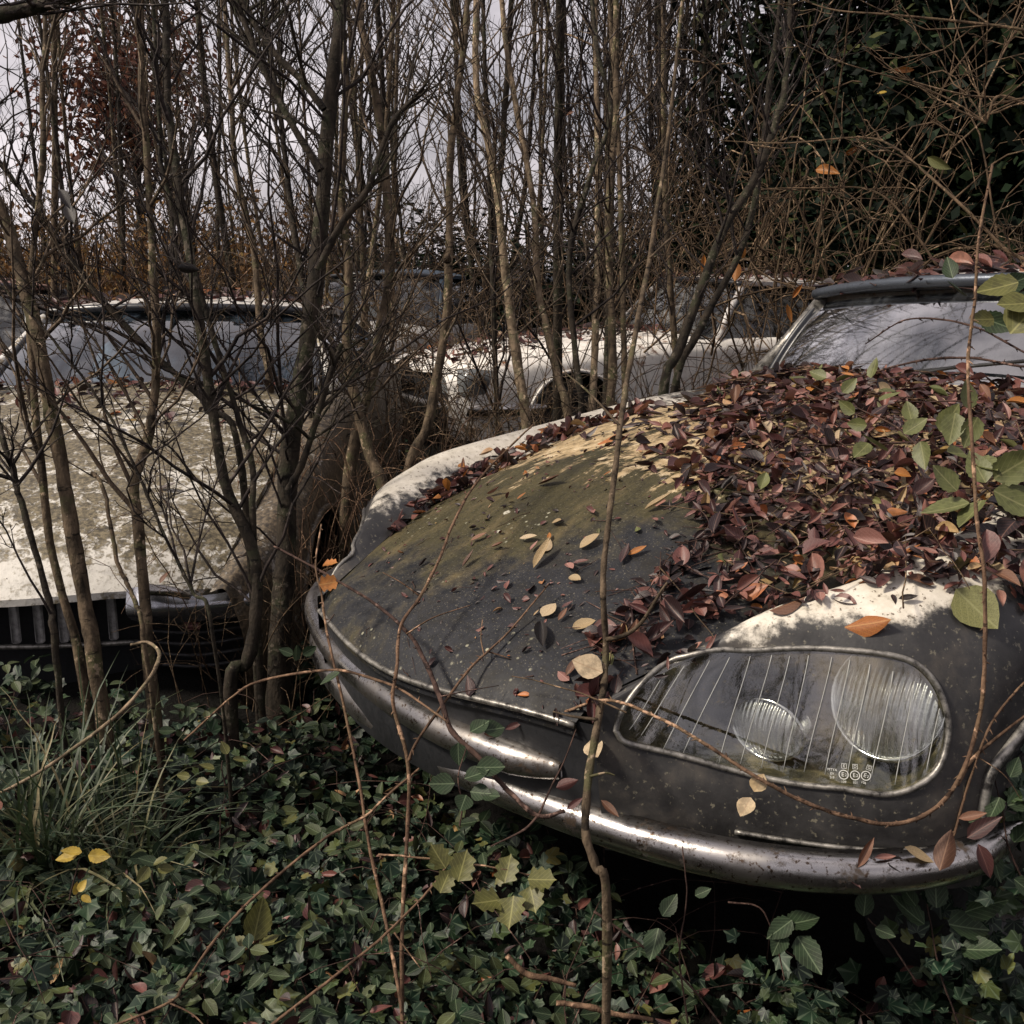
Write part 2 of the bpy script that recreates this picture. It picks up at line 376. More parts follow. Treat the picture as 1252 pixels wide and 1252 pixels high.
def m_white(name, base, lich, dark, amt=.5, rust=None, vlo=None, freq=3.):
    m = N(name); v = m.coord(); s = m.sep(v)
    n1 = m.noise(v, freq, 8, .7); n2 = m.noise(v, 17, 8, .72); n3 = m.noise(v, 75, 5, .65)
    c = m.mix(m.mrange(n2, .4, .75), base, tuple(x*.72 for x in base))
    rg = m.math('ABSOLUTE', m.math('SUBTRACT', m.noise(v, 11, 5, .6), .5)); k = m.math('ADD', m.math('ADD', m.math('MULTIPLY', n1, .42), m.math('MULTIPLY', n2, .34)), m.math('ADD', m.math('MULTIPLY', n3, .24), m.mrange(rg, 0., .045, -.075, 0.)))
    if vlo is not None: k = m.math('ADD', k, m.mrange(s[1], vlo[0], vlo[1], -.22, .03))
    c = m.mix(m.mrange(k, .56-amt*.15, .62-amt*.11), c, m.ramp(n3, [(.34, dark), (.5, lich), (.62, tuple(x*2.1 for x in lich))]))
    c = m.mix(m.mrange(n3, .64, .7), c, dark)
    if rust is not None:
        n4 = m.noise(v, 5, 6, .6); c = m.mix(m.mrange(n4, .60, .70), c, rust)
    return m.done(m.bsdf(c, .5, 0, m.bump(m.math('ADD', n3, n2), .4, .003), .4))
WHITE_MOSS = m_white('white_paint_with_moss', (.60, .58, .53), (.105, .088, .055), (.030, .025, .018), 1.05, vlo=(-.35, .30))
WHITE_RUST = m_white('white_paint_with_rust', (.78, .75, .70), (.24, .16, .10), (.05, .04, .03), .3, rust=(.20, .085, .035))
WHITE_OLD = m_white('old_white_paint', (.55, .54, .52), (.18, .15, .10), (.04, .035, .03), .6)
BLUE_OLD = m_white('old_blue_paint', (.05, .075, .11), (.05, .05, .04), (.015, .015, .018), .4)
RED_OLD = m_white('faded_red_paint', (.20, .10, .08), (.12, .09, .06), (.03, .025, .02), .5)
ROOFW = m_white('white_roof_paint', (.62, .60, .58), (.22, .15, .10), (.05, .03, .03), .5)
def m_ground():
    m = N('damp_leaf_mould'); v = m.coord(); n = m.noise(v, 9, 9, .7); n2 = m.noise(v, 60, 5, .7)
    c = m.ramp(n, [(.3, (.002, .002, .0015)), (.6, (.005, .004, .003)), (.8, (.012, .008, .006))])
    return m.done(m.bsdf(c, .9, 0, m.bump(m.math('ADD', n, n2), .9, .03), .2))
GROUNDM = m_ground()
# ------------------------------------------------------------------ ground
def warp(n, ext):
    t = np.linspace(-1, 1, n); return np.sign(t)*(np.abs(t)*6+(np.abs(t)**6)*(ext-6))
gx, gy = np.meshgrid(warp(161, 500), warp(161, 500)+3, indexing='ij')
gV = np.stack([gx, gy, ground_z(gx, gy)], -1).reshape(-1, 3)
far = np.hypot(gx, gy-3).ravel() > 30; gV[far, 2] = -.02
tag(mesh('ground', gV, grid_faces(161, 161)[:, ::-1], GROUNDM), kind='structure')

# ------------------------------------------------------------------ foreground saloon (car frame: u right, v back, w up)
TH = .916
DS = thing('abandoned_car', 'slate grey and cream streamlined old saloon buried in dead leaves, nearest the camera', 'car',
           (-.2173, 1.8753, .0377), (-.0105, -.0341, -TH))
DS.scale = (1.017,)*3
def basis(o):
    return np.array(Matrix.LocRotScale(o.location, o.rotation_euler, o.scale))
DSM = basis(DS)
def to_world(V, M=DSM): return np.asarray(V)@M[:3, :3].T+M[:3, 3]
def to_local(V, M=DSM): return (np.asarray(V)-M[:3, 3])@np.linalg.inv(M[:3, :3]).T

vs_ = [0, .12, .3, .45, .6, 1.0, 1.5, 1.82]
def us(v): return np.interp(v, vs_, [.40, .43, .505, .56, .60, .63, .645, .66])
def he(v): return cr(np.array([.565, .595, .66, .705, .745, .845, .905, .925]), np.interp(v, vs_, range(8)))
def hc(v): return cr(np.array([.575, .645, .72, .79, .845, .925, .965, .97]), np.interp(v, vs_, range(8)))
def hood(s, t):
    """s in [-1,1], t in [0,1]"""
    vl = .0+.5*(s*.40)**2
    v = vl+(1.82-vl)*t
    u = s*us(v)
    w = he(v)+(hc(v)-he(v))*(1-np.abs(s)**2.3)
    w = w-.03*np.exp(-(v-vl)/.03)       # rolled front edge
    return np.stack([u, v, w], -1)
ns, nt = 81, 141
sg, tg = np.meshgrid(np.linspace(-1, 1, ns), np.linspace(0, 1, nt)**1.5, indexing='ij')
HG = hood(sg, tg)
tk = HG.copy(); tk[..., 2] -= .012
lip = [HG[:, 0], tk[:, 0]-[0, -.004, .012]]
Vh, Fh = join([(HG.reshape(-1, 3), grid_faces(ns, nt)), (np.stack(lip, 1).reshape(-1, 3), grid_faces(ns, 2)[:, ::-1])])
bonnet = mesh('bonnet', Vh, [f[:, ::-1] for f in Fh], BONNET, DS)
V, Fc = tube(np.c_[HG[:, 0, 0], HG[:, 0, 1]-.002, HG[:, 0, 2]-.004], .0055, 6)
mesh('edge_trim', V, Fc, TRIM, bonnet)

# fender control net: seam, crest, shoulder, lower, bottom at stations running from the nose round to the door
NET = np.array([
 [(.425, .09, .580), (.44, .085, .575), (.45, .09, .565), (.455, .115, .47), (.45, .115, .34)],
 [(.472, .21, .625), (.50, .185, .640), (.525, .18, .625), (.53, .20, .465), (.53, .185, .34)],
 [(.53, .37, .688), (.59, .315, .722), (.645, .285, .675), (.65, .285, .462), (.65, .265, .34)],
 [(.575, .51, .725), (.675, .44, .775), (.765, .365, .690), (.765, .355, .468), (.76, .335, .34)],
 [(.60, .62, .752), (.73, .53, .808), (.838, .445, .700), (.845, .435, .48), (.84, .42, .34)],
 [(.612, .72, .778), (.755, .66, .832), (.878, .60, .710), (.888, .60, .49), (.88, .60, .32)],
 [(.630, 1.0, .838), (.770, 1.0, .868), (.888, 1.0, .735), (.897, 1.0, .49), (.89, 1.0, .30)],
 [(.645, 1.4, .892), (.780, 1.4, .900), (.888, 1.4, .760), (.897, 1.4, .49), (.89, 1.4, .25)],
 [(.660, 1.82, .918), (.785, 1.82, .920), (.882, 1.82, .780), (.895, 1.82, .49), (.88, 1.82, .23)]])
NET[1:5, 2, 1] += .036; NET[1:5, 3, 1] -= .036; NET[0, 3, 1] -= .02; NET[1:5, 1, 1] += .014; NET[1:5, 4, 1] -= .012; NET[4, 1:3, 0] -= .025; NET[5, 1:3, 0] -= .022; NET[3:7, 1, 2] -= .012
def fen(a, b):
    a = np.asarray(a, float); b = np.asarray(b, float)
    rows = np.stack([cr(NET[:, k], a) for k in range(5)], 0)        # 5,n,3
    n = len(a); b = np.clip(b, 0, 4); i = np.minimum(b.astype(int), 3); f = (b-i)[:, None]; j = np.arange(n)
    p1, p2 = rows[i, j], rows[i+1, j]
    p0 = np.where((i > 0)[:, None], rows[np.maximum(i-1, 0), j], 2*p1-p2)
    p3 = np.where((i < 3)[:, None], rows[np.minimum(i+2, 4), j], 2*p2-p1)
    return .5*(2*p1+(p2-p0)*f+(2*p0-5*p1+4*p2-p3)*f**2+(3*p1-p0-3*p2+p3)*f**3)
def fen_n(a, b, e=.02):
    x = fen(a+e, b)-fen(a-e, b); y = fen(a, np.minimum(b+e, 4))-fen(a, np.maximum(b-e, 0))
    n = np.cross(y, x); return n/(np.linalg.norm(n, axis=-1, keepdims=True)+1e-9)
def fen_inv(px):
    """surface parameters under photo pixels"""
    A, B = np.meshgrid(np.linspace(0, 6, 400), np.linspace(0, 3.6, 240), indexing='ij')
    Q = project(to_world(fen(A.ravel(), B.ravel())))
    Np = fen_n(A.ravel(), B.ravel()); W = to_world(fen(A.ravel(), B.ravel())); facing = ((W-[0, 0, CH])*(Np@DSM[:3, :3].T)).sum(1) < 0
    out = []
    for q in px:
        d = np.hypot(Q[:, 0]-q[0], Q[:, 1]-q[1])+np.where(facing, 0, 1e3); c_ = np.where(d < d.min()+1.6)[0]; k = c_[Q[c_, 2].argmin()]; c_ = np.where((d < d.min()+1.6) & (Q[:, 2] < Q[k, 2]+.05))[0]; k = c_[d[c_].argmin()]; out.append((A.ravel()[k], B.ravel()[k]))
    return np.array(out)
GL_PX = [(752, 893), (762, 868), (785, 836), (815, 812), (855, 799), (905, 795), (960, 793), (1020, 794), (1080, 799), (1120, 812), (1146, 840), (1158, 880), (1155, 920), (1140, 948), (1112, 964), (1080, 970), (1030, 965), (970, 958), (900, 942), (840, 926), (790, 914), (762, 906)]
GLAB = fen_inv(GL_PX)
GLC = np.vstack([GLAB, GLAB[:1]]); GLO = smooth_path(GLC, 111)[:-1]       # dense closed outline in (a,b)
def inside(poly, x, y):
    r = np.zeros(x.shape, bool); n = len(poly)
    for i in range(n):
        x1, y1 = poly[i]; x2, y2 = poly[(i+1) % n]
        c = (y1 > y) != (y2 > y); r ^= c & (x < (x2-x1)*(y-y1)/(y2-y1+1e-12)+x1)
    return r
gl_c = GLAB.mean(0)
na, nb = 340, 150
A, B = np.meshgrid(np.linspace(0, 8, na), np.linspace(0, 4, nb), indexing='ij')
FV = fen(A.ravel(), B.ravel())
Fq = grid_faces(na, nb)
ca = A.ravel()[Fq].mean(1); cb = B.ravel()[Fq].mean(1); cc = FV[Fq].mean(1)
hole = inside(gl_c+(GLO-gl_c)*.985, ca, cb)
# front wheel opening with its lip
ARCH_PX = [(1163, 893), (1180, 880), (1196, 863), (1210, 845), (1226, 833), (1252, 824)]
arch_ab = fen_inv(ARCH_PX)
AR = np.array([(.62, .50), (.66, .535), (.72, .565), (.80, .58), (.95, .585), (1.1, .57), (1.22, .53), (1.30, .46), (1.33, .36), (1.33, .2)])
av = np.concatenate([[fen(arch_ab[:1, 0], arch_ab[:1, 1])[0, 1]], AR[2:, 0]]); aw = np.concatenate([[fen(arch_ab[:1, 0], arch_ab[:1, 1])[0, 2]-.0], AR[2:, 1]])
arch = (ca > 4.2) & (cc[:, 1] > .485) & (cc[:, 1] < 1.33) & (cc[:, 2] < np.interp(cc[:, 1], [.485, .53, .60, .70, .85, 1.0, 1.15, 1.25, 1.33], [.30, .52, .585, .625, .64, .63, .59, .53, .42]))
keep = Fq[~(hole | arch)]
def mir(V): return np.asarray(V)*[-1, 1, 1]
GN = fen_n(GLO[:, 0], GLO[:, 1]); GP = fen(GLO[:, 0], GLO[:, 1])
_lf = Fq[inside(gl_c+(GLO-gl_c)*1.004, ca, cb)]; _u, _inv = np.unique(_lf, return_inverse=True); LF = _inv.reshape(-1, 4)[:, ::-1]
LV = FV[_u]-fen_n(A.ravel()[_u], B.ravel()[_u])*.0008
BV = np.concatenate([GP-GN*.004, GP-GN*.05, fen((gl_c+(GLO-gl_c)*.92)[:, 0], (gl_c+(GLO-gl_c)*.92)[:, 1])+np.array([-.05, .13, -.005]), np.repeat((fen(gl_c[:1], gl_c[1:])+[-.07, .16, 0]), len(GLO), 0)])
BF = grid_faces(4, len(GLO), 0, True)
m = N('mossy_lamp_tray'); _n = m.noise(m.coord(), 25, 6, .7); _s = m.sep(m.coord())
MOSSTRAY = m.done(m.bsdf(m.ramp(_n, [(.3, (.014, .015, .011)), (.5, (.060, .055, .028)), (.66, (.26, .22, .12))]), .8, 0, m.bump(_n, .6, .01)))
def ray_hit_gl(px, inset=.0):
    ab = fen_inv([px]); return fen(ab[:, 0], ab[:, 1])[0], fen_n(ab[:, 0], ab[:, 1])[0]
def lamp_mesh(c, ax, r, sx=1., depth=.06):
    """round dish with rim, bulb and a ribbed front glass, axis ax"""
    ax = ax/np.linalg.norm(ax); x = np.cross(ax, [0, 0, 1]); x /= np.linalg.norm(x); y = np.cross(x, ax)
    k = 36; a = np.arange(k)*2*pi/k; prof = [(.02, -depth), (.3*r, -depth*.9), (.6*r, -depth*.62), (.85*r, -depth*.25), (r, 0), (r*1.05, .006), (r*1.09, -.004), (r*1.05, -.03)]
    V = np.concatenate([c+ax*h+q*(np.cos(a)[:, None]*x*sx+np.sin(a)[:, None]*y) for q, h in prof]); Fd = grid_faces(len(prof), k, 0, True)
    gp = [(0.001, .016), (.4*r, .013), (.75*r, .006), (r*.99, -.002)]
    G = np.concatenate([c+ax*h+q*(np.cos(a)[:, None]*x*sx+np.sin(a)[:, None]*y) for q, h in gp]); Fg = grid_faces(4, k, 0, True)
    return V, Fd, G, Fg
l1c, _ = ray_hit_gl((1072, 872)); l2c, _ = ray_hit_gl((915, 880))
fwd = np.array([.16, -1., .34])
AXL = [(l1c+np.array([-.026, .066, -.006]), fwd, .084, 1.0), (l2c+np.array([-.012, .060, -.034]), fwd*[1, 1, .0], .046, 1.3)]
# etched lines: pixel end points on the glass
LINES = [((813, 822), (768, 895)), ((838, 812), (782, 902)), ((868, 806), (810, 918)), ((893, 802), (834, 922)), ((918, 800), (878, 935)), ((944, 799), (905, 936)), ((966, 800), (930, 940)), ((990, 801), (957, 942)), ((1018, 802), (982, 946)), ((1040, 806), (1008, 948)), ((1064, 812), (1035, 954)), ((1093, 820), (1064, 958)), ((1118, 832), (1094, 960)), ((1148, 866), (1132, 942))]
def on_glass(p0, p1, n=10):
    q = [(p0[0]+(p1[0]-p0[0])*t, p0[1]+(p1[1]-p0[1])*t) for t in np.linspace(0, 1, n)]
    ab = fen_inv(q); ab = np.array([np.polyval(np.polyfit(np.linspace(0, 1, n), ab[:, k], 2), np.linspace(0, 1, n)) for k in (0, 1)]).T
    return fen(ab[:, 0], ab[:, 1])+fen_n(ab[:, 0], ab[:, 1])*.0012
line_paths = [on_glass(*q) for q in LINES]
def text_mesh(txt, size):
    cu = bpy.data.curves.new('mark', 'FONT'); cu.body = txt; cu.size = size; cu.align_x = 'CENTER'; cu.align_y = 'CENTER'; cu.extrude = .0003; cu.resolution_u = 3
    o = bpy.data.objects.new('mark', cu); COL.objects.link(o); bpy.context.view_layer.update()
    me = o.to_mesh(); V = np.array([v.co[:] for v in me.vertices]); P_ = [list(p.vertices) for p in me.polygons]; o.to_mesh_clear()
    bpy.data.objects.remove(o); bpy.data.curves.remove(cu)
    T = []
    for p in P_:
        for i in range(1, len(p)-1): T.append([p[0], p[i], p[i+1]])
    return V.reshape(-1, 3), [np.array(T, int).reshape(-1, 3)]
def ring2d(r, t, n=28):
    a = np.arange(n)*2*pi/n; V = np.concatenate([np.c_[q*np.cos(a), q*np.sin(a), np.full(n, h)] for q, h in ((r-t, 0), (r-t, .0004), (r+t, .0004), (r+t, 0))])
    return V, [grid_faces(4, n, 0, True)]
def sq2d(h, t): return ring2d(h*1.3, t, 4)[0]@np.array([[.7071, .7071, 0], [-.7071, .7071, 0], [0, 0, 1]]), ring2d(h*1.3, t, 4)[1]
def mark_at(px, parts):
    c = on_glass(px, px, 3)[1]; n = ray_hit_gl(px)[1]
    x = on_glass((px[0]+9, px[1]+1.5), (px[0]+9, px[1]+1.5), 3)[1]-c; x -= n*(x@n); x /= np.linalg.norm(x); y = np.cross(n, x)
    V, f = join(parts); return c+n*.001+V[:, :1]*x+V[:, 1:2]*y+V[:, 2:3]*n, f
sh = lambda T, dx, dy: (T[0]+np.array([dx, dy, 0]), T[1])
marks = []
for (x, y), let, num in (((1031, 947), 'E', '109'), ((1046, 948), 'D', '101'), ((1058.5, 949.5), 'G', '106')):
    marks.append(mark_at((x, y), [ring2d(.0064, .0006), sh(text_mesh('E', .0085), -.0012, 0), sh(text_mesh('2', .0055), .0030, -.0004), sh(sq2d(.0036, .0004), .0006, .0125), sh(text_mesh(let, .0058), .0006, .0125), sh(text_mesh(num, .0050), 0, -.0105)]))
marks.append(mark_at((1017, 946), [sh(text_mesh('MTYA', .0052), 0, .0056), sh(text_mesh('EV', .0052), 0, 0), sh(text_mesh('S-F', .0052), 0, -.0056)]))

for sgn in (1, -1):
    mm = (lambda V: V) if sgn > 0 else mir
    fl = (lambda f: f) if sgn > 0 else (lambda f: f[:, ::-1])
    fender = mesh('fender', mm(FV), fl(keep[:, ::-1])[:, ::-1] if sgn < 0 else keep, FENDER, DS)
    if sgn > 0:
        pv = np.array([.487, .50, .53, .60, .70, .85, 1.0, 1.15, 1.25, 1.33]); pw = np.array([.44, .505, .535, .592, .632, .647, .637, .597, .537, .42])
    ap = []
    for v_, w_ in zip(pv, pw):
        aa = np.interp(v_, NET[4:, 3, 1], range(4, 9)); bb = np.linspace(1.5, 4, 80); q = fen(np.full(80, aa), bb); k = np.abs(q[:, 2]-w_).argmin(); ap.append(q[k]+[.003, 0, 0])
    V, Fc = tube(mm(ap), .009, 7, n=40); mesh('arch_lip', V, Fc, TRIM, fender)
    lampo = mesh('headlight', mm(BV), [fl(BF)], MOSSTRAY, DS)
    mesh('cover_glass', mm(LV), [fl(LF)], LENS, lampo)
    V, Fc = tubes(mm(np.vstack([GP, GP[:2]])+np.vstack([GN, GN[:2]])*.002)[None], .0046, 8); mesh('glass_rim', V, [Fc], TRIM, lampo)
    for c, ax, r, sx in AXL:
        V, Fd, G, Fg = lamp_mesh(c, ax, r, sx)
        VV, FF = mm(np.vstack([V, G])), np.vstack([fl(Fd), fl(Fg)+len(V)])
        mesh('lamp', VV, [FF], [REFL, LAMPG], lampo, mi=[0]*len(Fd)+[1]*len(Fg))
    if sgn > 0:
        V, Fc = join([tube(q, .00065, 5) for q in line_paths]); mesh('etched_line', V, Fc, MARKL, lampo)
        V, Fc = join(marks); mesh('etched_marking', V, Fc, MARK, lampo, smooth=False)
# moulding under the headlight
ab = np.array([(a, 3.42) for a in np.linspace(1.75, 3.9, 30)]); q = fen(ab[:, 0], ab[:, 1])+fen_n(ab[:, 0], ab[:, 1])*.004
V, Fc = tube(q, .004, 6); mesh('moulding', V, Fc, TRIM, DS)

# front panel below bonnet lip, underbody, side and tail
su = np.linspace(-1, 1, 41); rows = []
for k, (w, dv) in enumerate([(.553, .012), (.50, .022), (.44, .03), (.36, .03), (.30, .12)]):
    rows.append(np.c_[su*.46, .5*(su*.42)**2+dv, np.full(41, w)])
mesh('front_panel', np.array(rows).reshape(-1, 3), grid_faces(5, 41)[:, ::-1], DARKPAN, DS)
def sidewall():
    st = [(1.83, .882, .905, .25), (2.6, .89, .91, .23), (3.4, .87, .90, .24), (4.0, .80, .86, .28), (4.55, .66, .76, .36), (4.75, .55, .66, .42)]
    v = np.linspace(0, 5, 60); st = cr(np.array(st), v); P_ = []
    for vv, hw, top, bot in st:
        P_.append([(hw-.22, vv, top+.015), (hw-.10, vv, top+.012), (hw-.02, vv, top-.05), (hw+.006, vv, top-.16), (hw+.012, vv, .52), (hw, vv, .36), (hw-.02, vv, bot)])
    P_ = np.array(P_); t = np.linspace(0, 6, 40)
    return np.array([cr(r, t) for r in P_])
SW = sidewall()
for sgn in (1, -1):
    V = SW.reshape(-1, 3) if sgn > 0 else mir(SW.reshape(-1, 3)); f = grid_faces(60, 40)
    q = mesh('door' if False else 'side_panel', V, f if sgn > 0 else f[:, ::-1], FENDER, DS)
    for vv in (1.86, 2.86, 3.7):
        i = int(np.abs(SW[:, 0, 1]-vv).argmin()); V, Fc = tube((SW[i] if sgn > 0 else mir(SW[i]))[8:36], .004, 5); mesh('door_gap', V, Fc, RUBBER, q)
    for vv in (2.72, 3.58):
        V, Fc = box((sgn*.905, vv, .76), (.03, .14, .025), .01); mesh('door_handle', V, Fc, CHROME, q)
    for wv in (.85, 3.95):
        a = np.arange(40)*2*pi/40
        pr = [(.16, .0), (.17, .03), (.235, .045), (.30, .035), (.325, .0), (.325, -.10), (.29, -.13), (.16, -.13)]
        V = np.concatenate([np.c_[np.full(40, .735+h), wv+r*np.cos(a), .27+r*np.sin(a)] for r, h in pr]); 
        wh = mesh('wheel', V if sgn > 0 else mir(V), grid_faces(8, 40, 0, True), RUBBER, DS)
        pr = [(.002, .05), (.08, .045), (.15, .025), (.172, .032)]
        V = np.concatenate([np.c_[np.full(40, .735+h), wv+r*np.cos(a), .27+r*np.sin(a)] for r, h in pr]); mesh('hubcap', V if sgn > 0 else mir(V), grid_faces(4, 40, 0, True), CHROME, wh)
t = np.linspace(-1, 1, 31); dk = np.array([np.c_[t*hw, np.full(31, v), w+cr_*(1-t**2)] for v, hw, w, cr_ in ((3.85, .62, .90, .06), (4.2, .54, .86, .05), (4.55, .44, .775, .03), (4.75, .33, .675, .02), (4.80, .36, .5, 0), (4.78, .42, .36, 0))])
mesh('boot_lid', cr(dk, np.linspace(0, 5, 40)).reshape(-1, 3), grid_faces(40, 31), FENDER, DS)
fl_ = np.array([np.c_[t*.80, np.full(31, v), np.full(31, w)] for v, w in ((.62, .34), (.9, .27), (1.8, .22), (4.0, .24), (4.7, .36))]); mesh('underbody', fl_.reshape(-1, 3), grid_faces(5, 31), DARKIN, DS)
# inner wheel wells and engine bay so no light leaks through
for sgn in (1, -1):
    V, Fc = box((sgn*.56, .93, .44), (.03, 1.0, .40), .005); mesh('wheel_well', V, Fc, DARKIN, DS)
V, Fc = box((0, 1.80, .57), (1.5, .04, .62), .005); mesh('bulkhead', V, Fc, DARKIN, DS)

# bumper: two chrome blades round the nose
def blade(path, hh, dd, n=90):
    """path (k,3): plan curve; bulged section of height hh and depth dd facing outward"""
    p = smooth_path(path, n); T = np.gradient(p, axis=0); T /= np.linalg.norm(T, axis=1, keepdims=True)
    out = np.cross(T, [0, 0, 1.]); out /= np.linalg.norm(out, axis=1, keepdims=True)
    sec = [(-.005, .5), (.35*dd, .5), (.72*dd, .42), (.93*dd, .22), (dd, .02), (.99*dd, -.16), (.90*dd, -.34), (.70*dd, -.46), (.35*dd, -.5), (-.005, -.48)]
    tp = np.clip(np.minimum(np.arange(n), np.arange(n)[::-1])/5, .05, 1)**.5
    V = np.stack([p+out*(d*tp)[:, None]+np.array([0, 0, 1])*(h*hh*(.35+.65*tp))[:, None] for d, h in sec], 1)
    m_ = len(sec); return V.reshape(-1, 3), [grid_faces(n, m_, 0, True), np.array([[0, i, i+1] for i in range(1, m_-1)]+[[(n-1)*m_, (n-1)*m_+i+1, (n-1)*m_+i] for i in range(1, m_-1)])]
low = [(-.885, .62, .415), (-.875, .45, .412), (-.815, .325, .405), (-.64, .20, .395), (-.40, .115, .385), (-.15, .075, .378), (.10, .07, .375), (.35, .10, .375), (.58, .165, .375), (.75, .27, .378), (.845, .40, .385), (.885, .56, .40)]
V, Fc = blade([(a, b_, c_+.006) for a, b_, c_ in low], .056, .036)
bump_ = mesh('bumper', V, Fc, CHROME, DS)
up = [(-.868, .50, .498), (-.835, .36, .496), (-.68, .215, .486), (-.42, .112, .474), (-.15, .060, .466), (.12, .042, .462), (.38, .085, .458)]
V, Fc = blade(up, .054, .038); mesh('upper_blade', V, Fc, CHROME, bump_)
for u_ in (-.83,):
    v_ = float(np.interp(u_, [q[0] for q in low[2:11]], [q[1] for q in low[2:11]]))
    V, Fc = box((u_, v_+.03, .41), (.05, .07, .07), .01); mesh('bracket', V, Fc, DARKPAN, bump_)

# greenhouse
def screen_grid(hw0, v0, w0, hw1, v1, w1, bow0, bow1, n=41, m_=21, crown=.015):
    s, t = np.meshgrid(np.linspace(-1, 1, n), np.linspace(0, 1, m_), indexing='ij')
    hw = hw0+(hw1-hw0)*t; v = v0+(v1-v0)*t+(bow0+(bow1-bow0)*t)*s**2
    w = w0+(w1-w0)*t+crown*(1-s**2)*t
    n_ = .02*np.sin(pi*t)
    return np.stack([s*hw, v-n_*.7, w+n_*.5], -1)
def greenhouse(root, c, glass, paint, trimm, framem, detail=True):
    G = screen_grid(c['hb'], c['vb'], c['wb'], c['ht'], c['vt'], c['wt'], c['bow'], c['bow']*.7)
    ws = mesh('windscreen', G.reshape(-1, 3), grid_faces(41, 21), glass, root)
    per = np.concatenate([G[:, 0], G[-1, 1:], G[::-1, -1][1:], G[0, ::-1][1:]])
    V, Fc = tubes(np.vstack([per, per[1:2]])[None], .013, 7); mesh('frame', V, [Fc], framem, ws)
    # roof
    vr0, vr1 = c['vt'], c['vr']
    s, t = np.meshgrid(np.linspace(-1, 1, 33), np.linspace(0, 1, 25), indexing='ij')
    v = vr0-.02+(vr1-vr0)*t+c['bow']*.7*s**2*(1-t)
    hw = c['ht']+.025+.04*np.sin(pi*t)-.06*t; cw = .012+c['crown']*np.sin(np.clip(t*1.15+.04, 0, 1)*pi*.5)
    w = c['wt']+.012+(cw+.015)*(1-np.abs(s)**2.6)-.10*t**3
    RG = np.stack([s*hw, v, w], -1); RB = RG.copy(); RB[..., 2] -= .03
    V, Fc = join([(RG.reshape(-1, 3), grid_faces(33, 25)[:, ::-1]), (RB.reshape(-1, 3), grid_faces(33, 25)),
                  (np.stack([RG[:, 0], RB[:, 0]], 1).reshape(-1, 3), grid_faces(33, 2)), (np.stack([RG[0], RB[0]], 1).reshape(-1, 3), grid_faces(25, 2)), (np.stack([RG[-1], RB[-1]], 1).reshape(-1, 3), grid_faces(25, 2))])
    roof = mesh('roof', V, Fc, paint, root)
    V, Fc = tube(RG[:, 0]-[0, .012, .014], .017, 8); mesh('header_rail', V, Fc, trimm, roof)
    # side glass, pillars
    for sg_ in (1, -1):
        lo0 = np.array([sg_*(c['hb']+.07), c['vb']+c['bow']+.02, c['wb']-.02]); up0 = np.array([sg_*c['ht'], c['vt']+c['bow']*.7, c['wt']])
        lo1 = np.array([sg_*(c['hb']+.06), c['vrb'], c['wb']-.03]); up1 = np.array([sg_*(c['ht']-.03), c['vr']-.05, c['wt']-.05])
        e = np.linspace(0, 1, 12)
        lo = lo0+(lo1-lo0)*e[:, None]; up_ = up0+(up1-up0)*e[:, None]+np.c_[np.zeros(12), np.zeros(12), .02*np.sin(pi*e)]
        sgd = np.stack([lo+(up_-lo)*k+np.array([sg_*.02*math.sin(pi*k), 0, 0]) for k in np.linspace(0, 1, 8)], 1)
        f = grid_faces(12, 8); sw = mesh('side_window', sgd.reshape(-1, 3), f if sg_ > 0 else f[:, ::-1], glass, root)
        rails = [tube(up_, .018, 7), tube(lo, .012, 7), tube([lo1, up1], .03, 7)]
        V, Fc = join(rails); mesh('window_rail', V, Fc, trimm, sw)
        V, Fc = tube(np.array([lo0-[0, .02, 0], G[-1 if sg_ > 0 else 0, 10]*.5+(lo0+up0)*.25, up0]), [.032, .026, .024], 8); mesh('pillar', V, Fc, c.get('pil', paint), root)
        V, Fc = tube([lo[5], up_[5]], .022, 7); mesh('door_pillar', V, Fc, trimm, root)
    # rear screen
    RS = screen_grid(c['hb']-.02, c['vrb']+.12, c['wb']-.02, c['ht']-.08, c['vr']+.0, c['wt']-.07, -.12, -.02)
    rw = mesh('rear_window', RS.reshape(-1, 3), grid_faces(41, 21)[:, ::-1], glass, root)
    per = np.concatenate([RS[:, 0], RS[-1, 1:], RS[::-1, -1][1:], RS[0, ::-1][1:]]); V, Fc = tubes(np.vstack([per, per[1:2]])[None], .016, 6); mesh('frame', V, [Fc], paint, rw)
    # cabin
    V, Fc = box((0, (c['vb']+c['vrb'])/2+.1, c['wb']-.28), (c['hb']*1.9, c['vrb']-c['vb']-.1, .04), .005); mesh('cabin_floor', V, Fc, DARKIN, root)
    s = np.linspace(-1, 1, 21)
    V = np.stack([np.c_[s*c['hb'], c['vb']+.03+c['bow']*s**2, np.full(21, c['wb']-.02)], np.c_[s*c['hb'], np.full(21, c['vb']+.38), np.full(21, c['wb']+.0)], np.c_[s*c['hb'], np.full(21, c['vb']+.42), np.full(21, c['wb']-.25)]], 1)
    mesh('dashboard', V.reshape(-1, 3), grid_faces(21, 3), DARKIN, root)
    for u_ in (-.33, .33):
        V = []
        for wz, hw_, dz in ((-.25, .24, 0), (.02, .24, .05), (.10, .20, .07), (.16, .12, .08), (.26, .11, .10), (.285, .06, .10)):
            a = np.arange(16)*2*pi/16; V.append(np.c_[u_+hw_*np.sign(np.cos(a))*np.abs(np.cos(a))**.6, c['vb']+.95+dz+.06*np.sin(a), np.full(16, c['wb']+wz*c.get('seat', 1))])
        mesh('seat', np.concatenate(V), grid_faces(6, 16, 0, True), SEATM, root)
